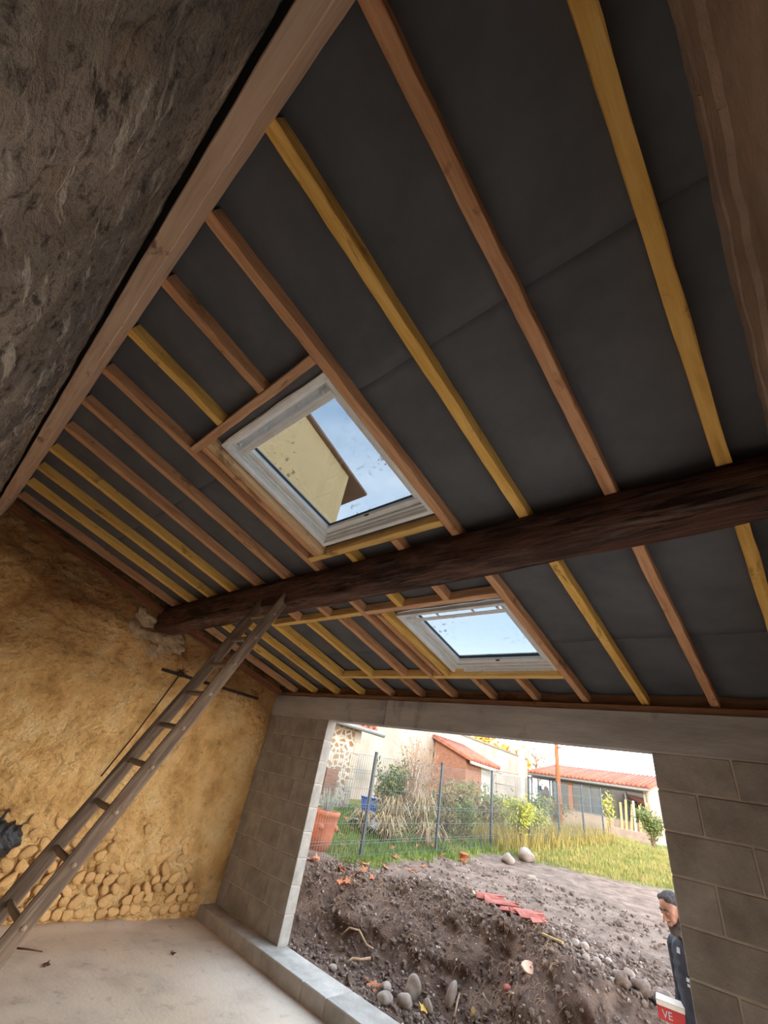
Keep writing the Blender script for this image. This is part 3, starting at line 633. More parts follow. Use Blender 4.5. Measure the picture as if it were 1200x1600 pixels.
# roots hanging out of the cut bank: fine fibres, uncountable
r_ = random.Random(77); b = MB()
for k in range(520):
    x_ = r_.uniform(.7, 3.9); yc_ = np.interp(x_, TX, TC); yf_ = np.interp(x_, TX, TF); y_ = yf_ + (yc_ - yf_) * r_.uniform(.25, 1.0); z_ = gz(x_, y_)
    p = Vector((x_, y_, z_)); d = Vector((r_.uniform(-.6, .6), -1, r_.uniform(.1, .9))).normalized(); pts = [p]
    for j in range(4):
        p = p + d * r_.uniform(.02, .045); d = (d + Vector((r_.uniform(-.5, .5), r_.uniform(-.2, .2), -.55))).normalized(); p = Vector((p.x, p.y, max(p.z, gz(p.x, p.y) + .004))); pts.append(p)
    b.path(pts, [.0025, .0022, .0018, .0014, .0008], 3, False)
ROOT = mat('pale_root', [(.3, S(150, 118, 92)), (.7, S(196, 160, 128))], scale=20, bump=.2)
props(b.build('root_fibres', ROOT), 'tangle of fine pale roots poking out of the earth bank', 'roots', None, 'stuff')
def root(pts, rad, label, m=None):
    b = MB(); b.path([(x_, y_, gz(x_, y_) + h) for x_, y_, h in pts], rad, 7); props(b.build('root', m or ROOT, None, True), label, 'root')
root([(1.30, 1.06, .12), (1.36, 1.12, .17), (1.48, 1.18, .18), (1.60, 1.22, .12), (1.68, 1.26, .05)], [.008, .011, .012, .011, .008], 'pale curved root arching out of the pit bank, upper one')
root([(1.72, 1.18, .06), (1.66, 1.08, .08), (1.60, 1.00, .06), (1.58, .92, .02)], [.016, .013, .012, .008], 'pale forked root lying down the pit bank, lower one')
root([(2.72, 1.56, .02), (2.75, 1.47, .03), (2.79, 1.38, .04), (2.82, 1.28, .02)], [.010, .012, .010, .007], 'long pale root hanging beside the upright stone in the pit')
root([(3.02, 1.52, .10), (3.08, 1.44, .14), (3.16, 1.42, .10)], [.007, .007, .005], 'short curled root at the lower edge of the bank')
# stones
STONE = mat('river_stone', [(.3, S(128, 112, 100)), (.7, S(168, 152, 138))], scale=6, bump=.3, rnd=.12)
def stone(x_, y_, r, label, seed, tilt=0.0, sink=.3, m=None, name='stone', cat='stone', group=None, amp=.14):
    bb = MB(); bb.blob((0, 0, 0), r, seed=seed, amp=amp, sub=3); o = link(name, bb.mesh(name, m or STONE, True), None, (x_, y_, gz(x_, y_) + r[2] * (1 - sink)), (tilt, tilt * .6, seed)); return props(o, label, cat, group)
stone(2.35, 1.20, (.085, .075, .125), 'large rounded river stone standing in the pit beside the kerb', 1, .25)
stone(2.70, 1.42, (.07, .05, .12), 'pointed grey stone standing upright in the pit', 2, .2)
stone(2.42, .98, (.085, .07, .06), 'grey rounded stone lying in front of the big river stone', 3)
stone(2.30, .80, (.08, .07, .05), 'broad flat stone nearest the kerb', 4)
stone(2.15, .98, (.06, .05, .045), 'small pinkish stone left of the big river stone', 5)
stone(2.58, 1.18, (.055, .04, .075), 'slim pale stone between the two standing stones', 6, .3)
stone(1.62, .66, (.05, .04, .03), 'small grey stone in the gravel by the left jamb', 7)
stone(.88, 7.25, (.28, .16, .14), 'angular pale rock at the edge of the grass below the fence', 8, .1, .35)
stone(.88, 6.35, (.14, .12, .10), 'rounded pinkish rock beside the pale angular rock', 9)
stone(1.78, 5.5, (.10, .06, .05), 'small white stone in the middle of the raked soil', 10)
stone(3.62, 4.35, (.07, .06, .05), 'lone dark stone on the raked soil near the man', 11, m=CLOD)
for k in range(26):
    x_ = r_.uniform(3.55, 4.3); y_ = 2.2 + r_.uniform(-.25, .3); s = r_.uniform(.025, .055)
    stone(x_, y_, (s, s * .8, s * .7), 'broken pale stone in the rubble heap on the ridge', 700 + k, r_.uniform(-.4, .4), .3, group='rubble heap on the ridge')
for k in range(3):
    stone(4.25 + .16 * k, 2.05 + .08 * k, (.085, .08, .07), ('big grey clod at the left of the three by the box', 'big grey clod in the middle of the three by the box', 'big grey clod at the right of the three by the box')[k], 800 + k, .2, .35, CLOD, 'soil_clod', 'clod', amp=.25)
# broken tiles and scraps
TILE = mat('broken_clay_tile', [(.3, S(150, 84, 74)), (.7, S(186, 116, 102))], scale=8, bump=.3, rnd=.1)
def curved_tile(w, l, arc, th=.012):
    bb = MB(); n = 7; R = w / 2 / math.sin(arc); vs = []
    for s in (0, 1):
        for i in range(n):
            a = -arc + 2 * arc * i / (n - 1)
            for y_ in (0, l * (1 - .25 * math.sin(i * 1.9))):
                vs.append(((R + s * th) * math.sin(a), y_, (R + s * th) * math.cos(a) - R * math.cos(arc)))
    k = 2 * n; fs = []
    for i in range(n - 1):
        fs += [(2 * i, 2 * i + 1, 2 * i + 3, 2 * i + 2), (k + 2 * i, k + 2 * i + 2, k + 2 * i + 3, k + 2 * i + 1), (2 * i, 2 * i + 2, k + 2 * i + 2, k + 2 * i), (2 * i + 1, k + 2 * i + 1, k + 2 * i + 3, 2 * i + 3)]
    fs += [(0, k, k + 1, 1), (k - 2, k - 1, 2 * k - 1, 2 * k - 2)]; bb.add(vs, fs); return bb.mesh('broken_tile', TILE)
tm = [curved_tile(.16, .34, .9), curved_tile(.15, .22, .8), curved_tile(.13, .16, .7)]
for i, (x_, y_, k, rx, ry, rzz) in enumerate([(2.36, 2.50, 0, .1, .1, -1.2), (2.48, 2.46, 1, -.1, .3, -.9), (2.60, 2.40, 0, .15, -.2, -1.4), (2.72, 2.40, 1, .1, .2, -.6), (2.82, 2.32, 2, .2, .1, -1.8), (2.95, 2.27, 0, .1, -.1, -1.0), (3.06, 2.22, 2, -.2, .3, -.3), (3.18, 2.14, 1, .1, .2, -1.3), (3.30, 2.08, 2, .15, 0, -.8)]):
    o = link('broken_tile', tm[k], None, (x_, y_, gz(x_, y_) + .02), (rx, ry, rzz)); props(o, ('broken clay tile at the upper left end of the tile heap' if i == 0 else 'broken clay tile at the lower right end of the tile heap' if i == 8 else 'broken clay tile in the ridge heap, %s from its upper left end' % ['', 'second', 'third', 'fourth', 'fifth', 'sixth', 'seventh', 'eighth'][i]), 'tile', 'broken tiles on the ridge')
bb = MB(); pr = [(-.075, -.04), (.06, -.045), (.08, .0), (.07, .045), (-.06, .04), (-.085, .0)]
def frag():
    # flat tile scrap with a nail hole
    n = 12; outer = [(.085 * math.cos(a) * (1 + .25 * math.cos(2 * a)), .05 * math.sin(a) * (1 + .2 * abs(math.cos(a)))) for a in [6.2832 * i / n for i in range(n)]]
    inner = [(.012 * math.cos(a) + .015, .010 * math.sin(a)) for a in [6.2832 * i / n for i in range(n)]]
    vs = [(x_, y_, 0) for x_, y_ in outer + inner] + [(x_, y_, .018) for x_, y_ in outer + inner]; k = 2 * n; fs = []
    for i in range(n):
        j = (i + 1) % n; fs += [(i, n + i, n + j, j), (k + i, k + j, k + n + j, k + n + i), (i, j, k + j, k + i), (n + i, k + n + i, k + n + j, n + j)]
    bb.add(vs, fs)
frag(); o = link('tile_scrap', bb.mesh('tile_scrap', mat('pale_terracotta', [(.3, S(206, 160, 134)), (.7, S(232, 192, 166))], scale=9, bump=.2)), None, (3.46, 1.66, gz(3.46, 1.66) + .055), (1.05, .1, 1.2)); props(o, 'pale tile scrap with a hole stuck upright in the earth bank', 'tile')
stone(3.27, 1.58, (.045, .04, .035), 'small red brick lump low on the earth bank', 21, .2, .3, TILE, 'brick_lump', 'brick')
YPLANK = mat('yellow_stake_wood', [(.3, S(160, 130, 82)), (.7, S(184, 156, 108))], scale=9, bump=.2)
def stake(p0, p1, w, label, m=YPLANK):
    z0, z1 = gz(*p0) + .03, gz(*p1) + .03; b = MB(); d = (Vector((*p1, z1)) - Vector((*p0, z0))); s = Vector((-d.y, d.x, 0)).normalized() * w / 2; u = Vector((0, 0, w * .5)); a = Vector((*p0, z0))
    b.prism([a - s, a + s, a + s + u, a - s + u], d); props(b.build('stake', m), label, 'stake')
stake((3.48, 1.98), (3.72, 1.95), .035, 'yellow wooden stake lying below the broken tiles')
stake((2.19, 2.68), (2.27, 2.58), .03, 'short yellow wooden stake above the broken tiles')
o = link('yellow_scrap', leaf_mesh('yellow_scrap', YPLANK, .5, 9, 3), None, (3.0, 1.40, gz(3.0, 1.40) + .06), (1.2, .2, .3), (.12, .12, .12)); props(o, 'bright yellow leaf upright at the bottom edge of the bank', 'leaf')
o = link('yellow_leaf', leaf_mesh('yellow_leaf', mat('yellow_leaf_skin', [(.3, S(200, 156, 70)), (.7, S(228, 190, 104))], scale=9), .5, 4), None, (2.56, 1.12, gz(2.56, 1.12) + .05), (.5, .2, 1), (.12, .1, .12)); props(o, 'yellow leaf resting between the stones in the pit', 'leaf')
o = link('fallen_leaf', leaf_mesh('fallen_leaf', ORLEAF, .35, 12), None, (2.05, .88, gz(2.05, .88) + .03), (.35, .05, .4), (.19, .17, .17)); props(o, 'large orange maple leaf lying on the gravel in the pit', 'leaf')
lm = [leaf_mesh('fallen_leaf', ORLEAF, .6, s) for s in (21, 22, 23)]
for i, (x_, y_) in enumerate([(.76, 1.45), (.92, 1.52), (1.02, 1.61), (.85, 1.33), (.74, 3.46), (.43, 4.48), (.58, 2.64), (.17, 1.46), (.50, 2.2), (.95, 1.38), (1.1, 1.72), (.3, 3.2), (.6, 4.9), (.2, 1.3), (.66, 1.5), (.83, 3.0)]):
    s = r_.uniform(.11, .19); o = link('fallen_leaf', lm[i % 3], None, (x_, y_, gz(x_, y_) + .03), (r_.uniform(-.5, .5), r_.uniform(-.5, .5), r_.uniform(0, 6)), (s, s, s)); props(o, 'orange fallen leaf scattered along the top of the earth bank', 'leaf', 'fallen leaves along the bank')
for i in range(70):
    x_, y_ = r_.uniform(-3.2, .1), r_.uniform(2.4, 8.0); s = r_.uniform(.10, .18); o = link('fallen_leaf', lm[i % 3], None, (x_, y_, gz(x_, y_) + .05), (r_.uniform(-.6, .6), r_.uniform(-.6, .6), r_.uniform(0, 6)), (s, s, s)); props(o, 'orange fallen leaf lying in the grass behind the fence', 'leaf', 'fallen leaves behind the fence')
# ------------------------------------------------------------------ lawn and plants
def blades(name, N_, region, h, w, m, label, seed, wt, lean=.5, cat='grass'):
    g = np.random.default_rng(seed); X_ = g.uniform(region[0], region[1], N_); Y_ = g.uniform(region[2], region[3], N_)
    k = g.random(N_) < wt(X_, Y_); X_, Y_ = X_[k], Y_[k]; n = len(X_); Z_ = terrain(X_, Y_) - .01
    H = g.uniform(h[0], h[1], n); a = g.uniform(0, 6.28, n); b_ = g.uniform(0, 6.28, n); W = w * g.uniform(.7, 1.3, n)
    p0 = np.stack([X_ - W * np.cos(a), Y_ - W * np.sin(a), Z_], -1); p1 = np.stack([X_ + W * np.cos(a), Y_ + W * np.sin(a), Z_], -1)
    lx = H * lean * np.cos(b_) * g.random(n); lyy = H * lean * np.sin(b_) * g.random(n)
    p2 = np.stack([X_ + lx * .4 + W * .7 * np.cos(a), Y_ + lyy * .4 + W * .7 * np.sin(a), Z_ + H * .6], -1); p3 = np.stack([X_ + lx * .4 - W * .7 * np.cos(a), Y_ + lyy * .4 - W * .7 * np.sin(a), Z_ + H * .6], -1)
    p4 = np.stack([X_ + lx, Y_ + lyy, Z_ + H], -1)
    v = np.stack([p0, p1, p2, p3, p4], 1).reshape(-1, 3); i = np.arange(n) * 5
    f = np.stack([i, i + 1, i + 2, i + 3], -1).tolist() + np.stack([i + 3, i + 2, i + 4], -1).tolist()
    me = bpy.data.meshes.new(name); me.from_pydata(v.tolist(), [], f); me.materials.append(m); o = link(name, me); return props(o, label, cat, None, 'stuff')
GRASS = mat('garden_grass', [(.32, S(76, 94, 42)), (.5, S(106, 128, 58)), (.62, S(136, 142, 76)), (.74, S(160, 140, 88))], scale=1.7, coord='World', rough=.7, bump=0)
YGRASS = mat('yellowing_grass', [(.3, S(106, 112, 54)), (.5, S(140, 134, 72)), (.66, S(166, 144, 90)), (.76, S(116, 100, 66))], scale=1.9, coord='World', rough=.7, bump=0)
blades('lawn_grass', 26000, (-4.5, .7, 1.8, 7.5), (.05, .14), .006, GRASS, 'green lawn grass behind the wire fence', 601, lambda X_, Y_: lawn_w(X_, Y_) * .95)
blades('meadow_grass', 42000, (-1.0, 7.5, 6.6, 19), (.05, .13), .009, YGRASS, 'yellow green meadow grass beyond the raked soil', 602, lambda X_, Y_: lawn_w(X_, Y_) * .95)
blades('fence_weeds', 3200, (-.9, .55, 6.8, 15.5), (.2, .5), .008, mat('golden_weeds', [(.3, S(116, 100, 54)), (.5, S(156, 136, 76)), (.7, S(126, 120, 66))], scale=2.4, coord='World', rough=.8, bump=0), 'tall golden weeds along the far part of the fence', 603, lambda X_, Y_: np.ones(len(X_)), .7)
LEAFG = mat('green_shrub_leaves', [(.3, S(72, 86, 48)), (.5, S(102, 114, 62)), (.7, S(138, 136, 80))], scale=5, coord='World', rough=.6, bump=0)
LEAFY = mat('yellow_green_leaves', [(.3, S(122, 134, 52)), (.5, S(162, 166, 70)), (.7, S(188, 178, 96))], scale=5, coord='World', rough=.6, bump=0)
LEAFB = mat('olive_brown_leaves', [(.3, S(88, 82, 56)), (.5, S(120, 108, 74)), (.7, S(146, 122, 86))], scale=5, coord='World', rough=.7, bump=0)
LEAFO = mat('orange_tree_leaves', [(.3, S(176, 118, 48)), (.5, S(204, 150, 64)), (.7, S(216, 176, 98))], scale=3, coord='World', rough=.6, bump=0)
STEM = mat('brown_stems', [(.3, S(118, 92, 74)), (.7, S(168, 138, 114))], scale=8, bump=.2)
STRAW = mat('dry_straw', [(.3, S(140, 118, 86)), (.6, S(172, 152, 118)), (.75, S(188, 172, 142))], scale=6, coord='World', bump=0)
def leaf_cloud(pts, size, g):
    # quads folded along the middle, facing all ways
    b = MB(); n = len(pts); vs = []; fs = []
    for i, p in enumerate(pts):
        a = Vector(g.standard_normal(3)).normalized(); c = a.orthogonal().normalized(); c.rotate(Matrix.Rotation(g.uniform(0, 6.28), 3, a)); s = size * g.uniform(.6, 1.4); d = a.cross(c)
        p = Vector(p); q = [p - c * s, p + d * s * .45 + a * s * .12, p + c * s, p - d * s * .45 + a * s * .12]
        k = len(vs); vs += q; fs += [(k, k + 1, k + 2), (k, k + 2, k + 3)]
    b.add(vs, fs); return b
def shrub(name, x_, y_, h, rad, nst, nlf, lsz, lmat, label, seed, cat='shrub', group=None, stem_r=.010, up=.75, zb=None, lean=(0, 0)):
    g = np.random.default_rng(seed); z_ = gz(x_, y_) if zb is None else zb; o = empty(name, (x_, y_, z_), label, cat, group)
    b = MB(); lp = []
    for k in range(nst):
        a = g.uniform(0, 6.28); R_ = rad * g.uniform(.25, 1) ; H = h * g.uniform(.6, 1.0); p0 = Vector((x_ + g.uniform(-.06, .06), y_ + g.uniform(-.06, .06), z_ - .02))
        tip = Vector((x_ + lean[0] + R_ * math.cos(a), y_ + lean[1] + R_ * math.sin(a), z_ + H)); mid = p0.lerp(tip, .5) + Vector((0, 0, H * .12)) - Vector((math.cos(a), math.sin(a), 0)) * R_ * .12
        pts = [p0, p0.lerp(mid, .5) + Vector((0, 0, H * .03)), mid, mid.lerp(tip, .5) + Vector((0, 0, H * .02)), tip]; b.path(pts, [stem_r, stem_r * .85, stem_r * .65, stem_r * .45, stem_r * .2], 4, False)
        for j in range(3):
            t0 = pts[2].lerp(pts[4], g.uniform(0, .8)); d = Vector(g.standard_normal(3)) * .10 * h + Vector((0, 0, .12 * h)); b.path([t0, t0 + d * .6, t0 + d], [stem_r * .4, stem_r * .3, stem_r * .15], 3, False)
            lp += [tuple(t0 + d * u + Vector(g.standard_normal(3)) * lsz * 1.2) for u in g.uniform(0, 1, max(1, int(nlf / nst / 4)))]
        lp += [tuple(pts[1].lerp(pts[4], u) + Vector(g.standard_normal(3)) * rad * .16) for u in g.uniform(0, 1, max(0, int(nlf / nst / 4)))]
    b.build('stems', STEM, o)
    if nlf: leaf_cloud(lp, lsz, g).build('foliage', lmat, o)
    return o
shrub('bare_shrub', -1.75, 6.15, 2.15, .75, 46, 120, .035, LEAFB, 'tall leafless shrub with fanning stems behind the fence', 1, stem_r=.011)
shrub('bare_shrub', -2.7, 8.2, 2.0, .6, 30, 90, .035, LEAFB, 'brown bare shrub standing before the brick shed', 2, stem_r=.012)
shrub('leafy_shrub', -2.15, 5.75, 1.35, .55, 30, 2000, .045, LEAFG, 'leafy olive shrub beside the corner of the stone house', 3)
shrub('leafy_shrub', -1.3, 4.9, .75, .5, 26, 1300, .035, LEAFB, 'low brownish shrub between the first two fence posts', 4)
shrub('leafy_shrub', -.45, 6.6, .8, .5, 26, 1500, .035, LEAFG, 'green shrub close behind the third fence post', 5)
shrub('leafy_shrub', -.30, 5.6, .65, .45, 24, 1200, .03, LEAFB, 'grey brown shrub behind the wire between second and third posts', 6)
shrub('leafy_shrub', -.55, 7.9, .9, .5, 26, 1300, .035, LEAFB, 'brown green shrub behind the wire past the third post', 16)
shrub('yellow_shrub', .05, 8.55, 1.0, .5, 30, 2200, .035, LEAFY, 'bright yellow green shrub in front of the fourth fence post', 7)
shrub('yellow_shrub', -.35, 10.2, .8, .7, 30, 1600, .04, LEAFY, 'yellow shrub behind the fence past the fourth post', 8)
shrub('leafy_shrub', -1.4, 13.4, 1.1, .6, 18, 600, .055, LEAFG, 'green shrub at the foot of the wooden pole', 9)
shrub('leafy_shrub', .75, 19.4, 1.3, .55, 30, 2400, .05, LEAFG, 'dense green bush before the side wall of the glazed house', 10)
shrub('thin_plant', -.05, 16.6, 1.5, .25, 6, 160, .06, LEAFY, 'thin upright plant in front of the leaning planks', 11)
shrub('leafy_shrub', -3.2, 11.5, 1.1, .8, 26, 1500, .05, LEAFG, 'shrub under the drying rack beside the shed', 12)
shrub('leafy_shrub', -2.2, 16.8, .8, .9, 26, 1300, .05, LEAFB, 'brown weeds below the glazed front', 13)
shrub('leafy_shrub', -1.2, 7.0, 1.0, .8, 30, 1500, .04, LEAFB, 'wide brown thicket between the bare shrub and the third post', 17)
shrub('leafy_shrub', -2.6, 9.6, 1.1, 1.0, 30, 1500, .05, LEAFB, 'wide brown thicket in front of the shed', 18)
shrub('leafy_shrub', -1.7, 10.9, .9, .9, 28, 1500, .05, LEAFG, 'green thicket behind the fence beside the yellow shrub', 19)
shrub('autumn_shrub', -2.9, 7.0, .8, .7, 24, 900, .05, ORLEAF, 'low shrub with orange autumn leaves under the bare shrub', 20)
def straw_clump(x_, y_, h, rad, n, label, seed, m=STRAW):
    g = np.random.default_rng(seed); z_ = gz(x_, y_); b = MB()
    for k in range(n):
        a = g.uniform(0, 6.28); R_ = rad * g.uniform(.3, 1.1); H = h * g.uniform(.5, 1); w = g.uniform(.008, .016); d = Vector((math.cos(a), math.sin(a), 0)); s = Vector((-d.y, d.x, 0)) * w
        c = [Vector((x_, y_, z_)) + d * .04, Vector((x_, y_, z_ + H * .65)) + d * R_ * .35, Vector((x_, y_, z_ + H)) + d * R_ * .75, Vector((x_, y_, z_ + H * g.uniform(.3, .9))) + d * R_ * 1.25]
        vs = []
        for p, q in zip(c, (1, 1, .8, .2)): vs += [p - s * q, p + s * q]
        b.add(vs, [(0, 1, 3, 2), (2, 3, 5, 4), (4, 5, 7, 6)])
    o = b.build('straw_clump', m); props(o, label, 'dry grass'); return o
straw_clump(-.95, 4.55, .75, .55, 130, 'clump of long dry straw leaves between the first two posts', 1)
straw_clump(-.55, 3.9, .5, .5, 110, 'low flattened clump of dry straw near the first post', 2)
straw_clump(-.75, 5.3, .95, .5, 120, 'tall dry straw clump just left of the second post', 3)
straw_clump(-1.35, 4.05, .45, .45, 90, 'dry straw clump beside the white cloth', 4)
straw_clump(-.15, 4.75, .45, .4, 70, 'dry straw tuft at the foot of the second post', 5)
# ------------------------------------------------------------------ fence
POST = plain('anthracite_post', S(64, 70, 76), rough=.5, spec=.4)
WIREM = plain('dark_green_wire', S(96, 104, 104), rough=.5)
PY = [.20, 2.39, 4.59, 6.83, 8.95, 11.0, 13.1, 15.1]
FX = .2
ordn = ['hidden', 'nearest', 'second', 'third', 'fourth', 'fifth', 'sixth', 'seventh']
def fz(i): return .42 + .062 * PY[i] + .11
for i in range(1, 8):
    e_ = empty('fence_post', (FX, PY[i], fz(i)), ('dark grey metal fence post, nearest the block wall' if i == 1 else 'dark grey metal fence post, %s from the block wall' % ordn[i]), 'fence post', 'posts of the wire fence')
    b = MB(); b.cbox((FX - .026, PY[i] - .022, fz(i) - .3), (FX + .026, PY[i] + .022, fz(i) + 1.55), .004); b.build('shaft', POST, e_)
    b = MB(); b.cbox((FX - .028, PY[i] - .024, fz(i) + 1.548), (FX + .028, PY[i] + .024, fz(i) + 1.566), .004); b.build('cap', POST, e_)
for i in range(7):
    ya, yb = PY[i] + .03, PY[i + 1] - .03; za, zb = fz(i) + .03, fz(i + 1) + .03; b = MB(); H = 1.46
    zf = lambda y: za + (zb - za) * (y - ya) / (yb - ya)
    nv = int((yb - ya) / .055); wr = .0035
    for k in range(nv + 1):
        y = ya + (yb - ya) * k / nv; b.path([(FX + .03, y, zf(y)), (FX + .03, y, zf(y) + H)], wr, 3, False)
    for hh in (.02, .18, .22, .45, .68, .72, .95, 1.18, 1.22, H):
        b.path([(FX + .034, ya, za + hh), (FX + .034, yb, zb + hh)], wr, 3, False)
    props(b.build('wire_panel', WIREM), ('welded wire mesh panel between the block wall and the nearest post' if i == 0 else 'welded wire mesh panel between the %s and %s fence posts' % (ordn[i], ordn[i + 1])), 'wire fence', 'mesh panels of the wire fence')
# ------------------------------------------------------------------ terracotta pot, bin, cloth, bag
TERRA = mat('terracotta', [(.3, S(158, 88, 62)), (.6, S(184, 112, 82)), (.76, S(190, 150, 128))], scale=4, bump=.3)
px, py = -.38, 1.98; pz = gz(px, py) - .02
pot = empty('garden_pot', (px, py, pz), 'large terracotta garden pot with grey plant behind the fence', 'pot')
b = MB(); b.lathe([(.14, 0), (.15, .01), (.19, .2), (.215, .40), (.22, .50), (.245, .51), (.248, .57), (.235, .58), (.21, .575), (.20, .50)], (px, py, pz), 28); b.build('pot_body', TERRA, pot, True)
b = MB()
for a in (0.6, 2.2, 3.8, 5.3): b.blob((px + .205 * math.cos(a), py + .205 * math.sin(a), pz + .36), (.05, .05, .05), seed=3, amp=.1)
b.build('relief', TERRA, pot, True)
g = np.random.default_rng(5); GREYPL = mat('grey_lavender', [(.3, S(120, 124, 112)), (.7, S(164, 166, 150))], scale=7, bump=0)
b = MB()
for k in range(70):
    a = g.uniform(0, 6.28); R_ = .26 * g.uniform(.2, 1); b.path([(px + .05 * math.cos(a), py + .05 * math.sin(a), pz + .5), (px + R_ * .6 * math.cos(a), py + R_ * .6 * math.sin(a), pz + .68), (px + R_ * math.cos(a), py + R_ * math.sin(a), pz + .78 + g.uniform(0, .15))], [.004, .006, .002], 3, False)
b.build('plant', GREYPL, pot)
b = MB(); x_, y_ = .60, 5.01; b.lathe([(.055, 0), (.06, .01), (.075, .12), (.085, .12), (.085, .145), (.07, .145)], (x_, y_, gz(x_, y_)), 18); props(b.build('small_pot', TERRA, None, True), 'small upturned terracotta pot on the soil by the second post', 'pot')
BLUE = plain('blue_plastic', S(52, 96, 190), rough=.4, spec=.5)
x_, y_ = -2.68, 5.62; bn = empty('blue_bin', (x_, y_, gz(x_, y_)), 'bright blue plastic bin in the weeds behind the nearest fence post', 'bin')
b = MB(); b.lathe([(.17, 0), (.18, .01), (.24, .48), (.23, .49), (.17, .05)], (x_, y_, gz(x_, y_)), 20); b.build('body', BLUE, bn, True)
b = MB(); b.lathe([(.24, .47), (.262, .475), (.262, .50), (.24, .505)], (x_, y_, gz(x_, y_)), 20); b.build('rim', BLUE, bn, True)
CLOTH = plain('white_cloth', S(190, 190, 192), rough=.8)
n = 26; u = np.linspace(-1, 1, n); Uu, Vv = np.meshgrid(u, u, indexing='ij'); cx, cy = -1.75, 4.6
P = np.stack([cx + .42 * Uu, cy + .25 * Vv, terrain(cx + .42 * Uu, cy + .25 * Vv) + .07 + .12 * np.abs(fbm(Uu * 2.3, Vv * 2.3, 900, 3)) + .08 * np.exp(-Uu ** 2 * 3)], -1)
props(grid_slab(P, (0, 0, -.02)).build('white_sheet', CLOTH, None, True), 'crumpled white plastic sheet lying in the grass near the first post', 'sheet')
bb = MB(); bb.blob((-4.0, 12.6, gz(-4.0, 12.6) + .28), (.18, .18, .30), seed=44, amp=.3, sub=3); bgw = props(bb.build('white_bag', CLOTH, None, True), 'white plastic bag standing in front of the brick shed', 'bag')
bb = MB(); bb.path([(-4.0, 12.6, gz(-4, 12.6) + .5), (-3.96, 12.58, gz(-4, 12.6) + .62), (-4.05, 12.62, gz(-4, 12.6) + .66)], [.06, .03, .05], 7); bb.build('knot', CLOTH, bgw, True)
# ------------------------------------------------------------------ buildings of the neighbourhood
CREAM = mat('cream_render', [(.3, S(136, 124, 111)), (.6, S(156, 145, 133)), (.76, S(142, 130, 117))], scale=.9, bump=.4, bscale=14, shift=False, overlays=[(S(124, 112, 100), 1.4, .56, .72, (1, 1, .4), .5)])
COPING = plain('grey_coping', S(120, 108, 98))
cw = empty('garden_wall', (-6.55, 13, 1.2), 'tall cream rendered boundary wall receding behind the garden', 'wall')
b = MB(); b.box((-6.75, 6.6, .5), (-6.4, 23.4, 4.42)); b.build('wall_body', CREAM, cw)
b = MB(); b.cbox((-6.80, 6.6, 4.42), (-6.35, 23.4, 4.50), .01); b.build('coping', COPING, cw)
b = MB(); b.cbox((-6.42, 22.1, 1.2), (-6.2, 22.6, 4.7), .01); b.build('white_pier', plain('white_render', S(176, 172, 166)), cw)
# stone house corner
def rubble_mat():
    m = mat('rubble_stone_facing', [(.3, S(160, 148, 134)), (.7, S(182, 172, 158))], scale=3, shift=False, bump=.2); t = m.node_tree; N = t.nodes.new; L = t.links.new; b = t.nodes['Principled BSDF']
    src = b.inputs['Base Color'].links[0].from_socket; g = N('ShaderNodeTexCoord'); mpn = N('ShaderNodeMapping'); mpn.inputs['Scale'].default_value = (1, 1, 1.3); L(g.outputs['Object'], mpn.inputs[0])
    v = N('ShaderNodeTexVoronoi'); v.feature = 'DISTANCE_TO_EDGE'; v.inputs['Scale'].default_value = 4.6; L(mpn.outputs[0], v.inputs['Vector']); v2 = N('ShaderNodeTexVoronoi'); v2.inputs['Scale'].default_value = 4.6; L(mpn.outputs[0], v2.inputs['Vector'])
    a = N('ShaderNodeMapRange'); a.inputs['From Min'].default_value = .10; a.inputs['From Max'].default_value = .16; L(v.outputs['Distance'], a.inputs['Value'])
    r = N('ShaderNodeValToRGB'); el = r.color_ramp.elements; el[0].color = S(118, 88, 64); el[1].color = S(156, 128, 98); L(v2.outputs['Color'], r.inputs[0])
    mx = N('ShaderNodeMix'); mx.data_type = 'RGBA'; L(a.outputs[0], mx.inputs[0]); L(src, mx.inputs[6]); L(r.outputs[0], mx.inputs[7]); L(mx.outputs[2], b.inputs['Base Color']); return m
RUB = rubble_mat(); ROOFT = mat('red_roof_tile', [(.3, S(138, 80, 64)), (.7, S(166, 106, 86))], scale=5, bump=.3, rnd=.12)
TIMB = wood('brown_joinery', S(96, 66, 52), S(128, 92, 74), S(148, 112, 92), knots=.1); ZINC = plain('zinc_gutter', S(120, 117, 112), rough=.4)
sh = empty('stone_house', (-6.6, 4.3, .8), 'rubble stone house corner with brown shutter beyond the pot', 'house')
b = MB(); b.box((-9.5, 2.3, .3), (-4.35, 6.55, 3.05)); b.build('wall', RUB, sh)
b = MB()
for k in range(7): b.cbox((-4.62 - (.12 if k % 2 else 0), 6.25 + (.08 if k % 2 else 0), .7 + k * .33), (-4.335, 6.565, .7 + k * .33 + .31), .01)
b.build('quoin', plain('pale_quoin', S(166, 152, 134)), sh)
w_ = MB(); w_.cbox((-4.36, 5.35, 1.22), (-4.30, 5.85, 1.86), .01); shut = w_.build('shutter', TIMB, sh)
for k in range(4): q = MB(); q.cbox((-4.30, 5.36 + k * .123, 1.23), (-4.29, 5.36 + k * .123 + .11, 1.85), .003); q.build('board', TIMB, shut)
b = MB(); b.prism([(-3.95, 2.1, 3.06), (-9.9, 2.1, 4.9), (-9.9, 2.1, 5.05), (-3.95, 2.1, 3.2)], (0, 4.75, 0)); b.build('roof', ROOFT, sh)
for k in range(18):
    q = MB(); y = 2.2 + k * .262; q.path([(-3.9, y, 3.21), (-9.9, y, 5.07)], .08, 8); q.build('tile_row', ROOFT, sh, True)
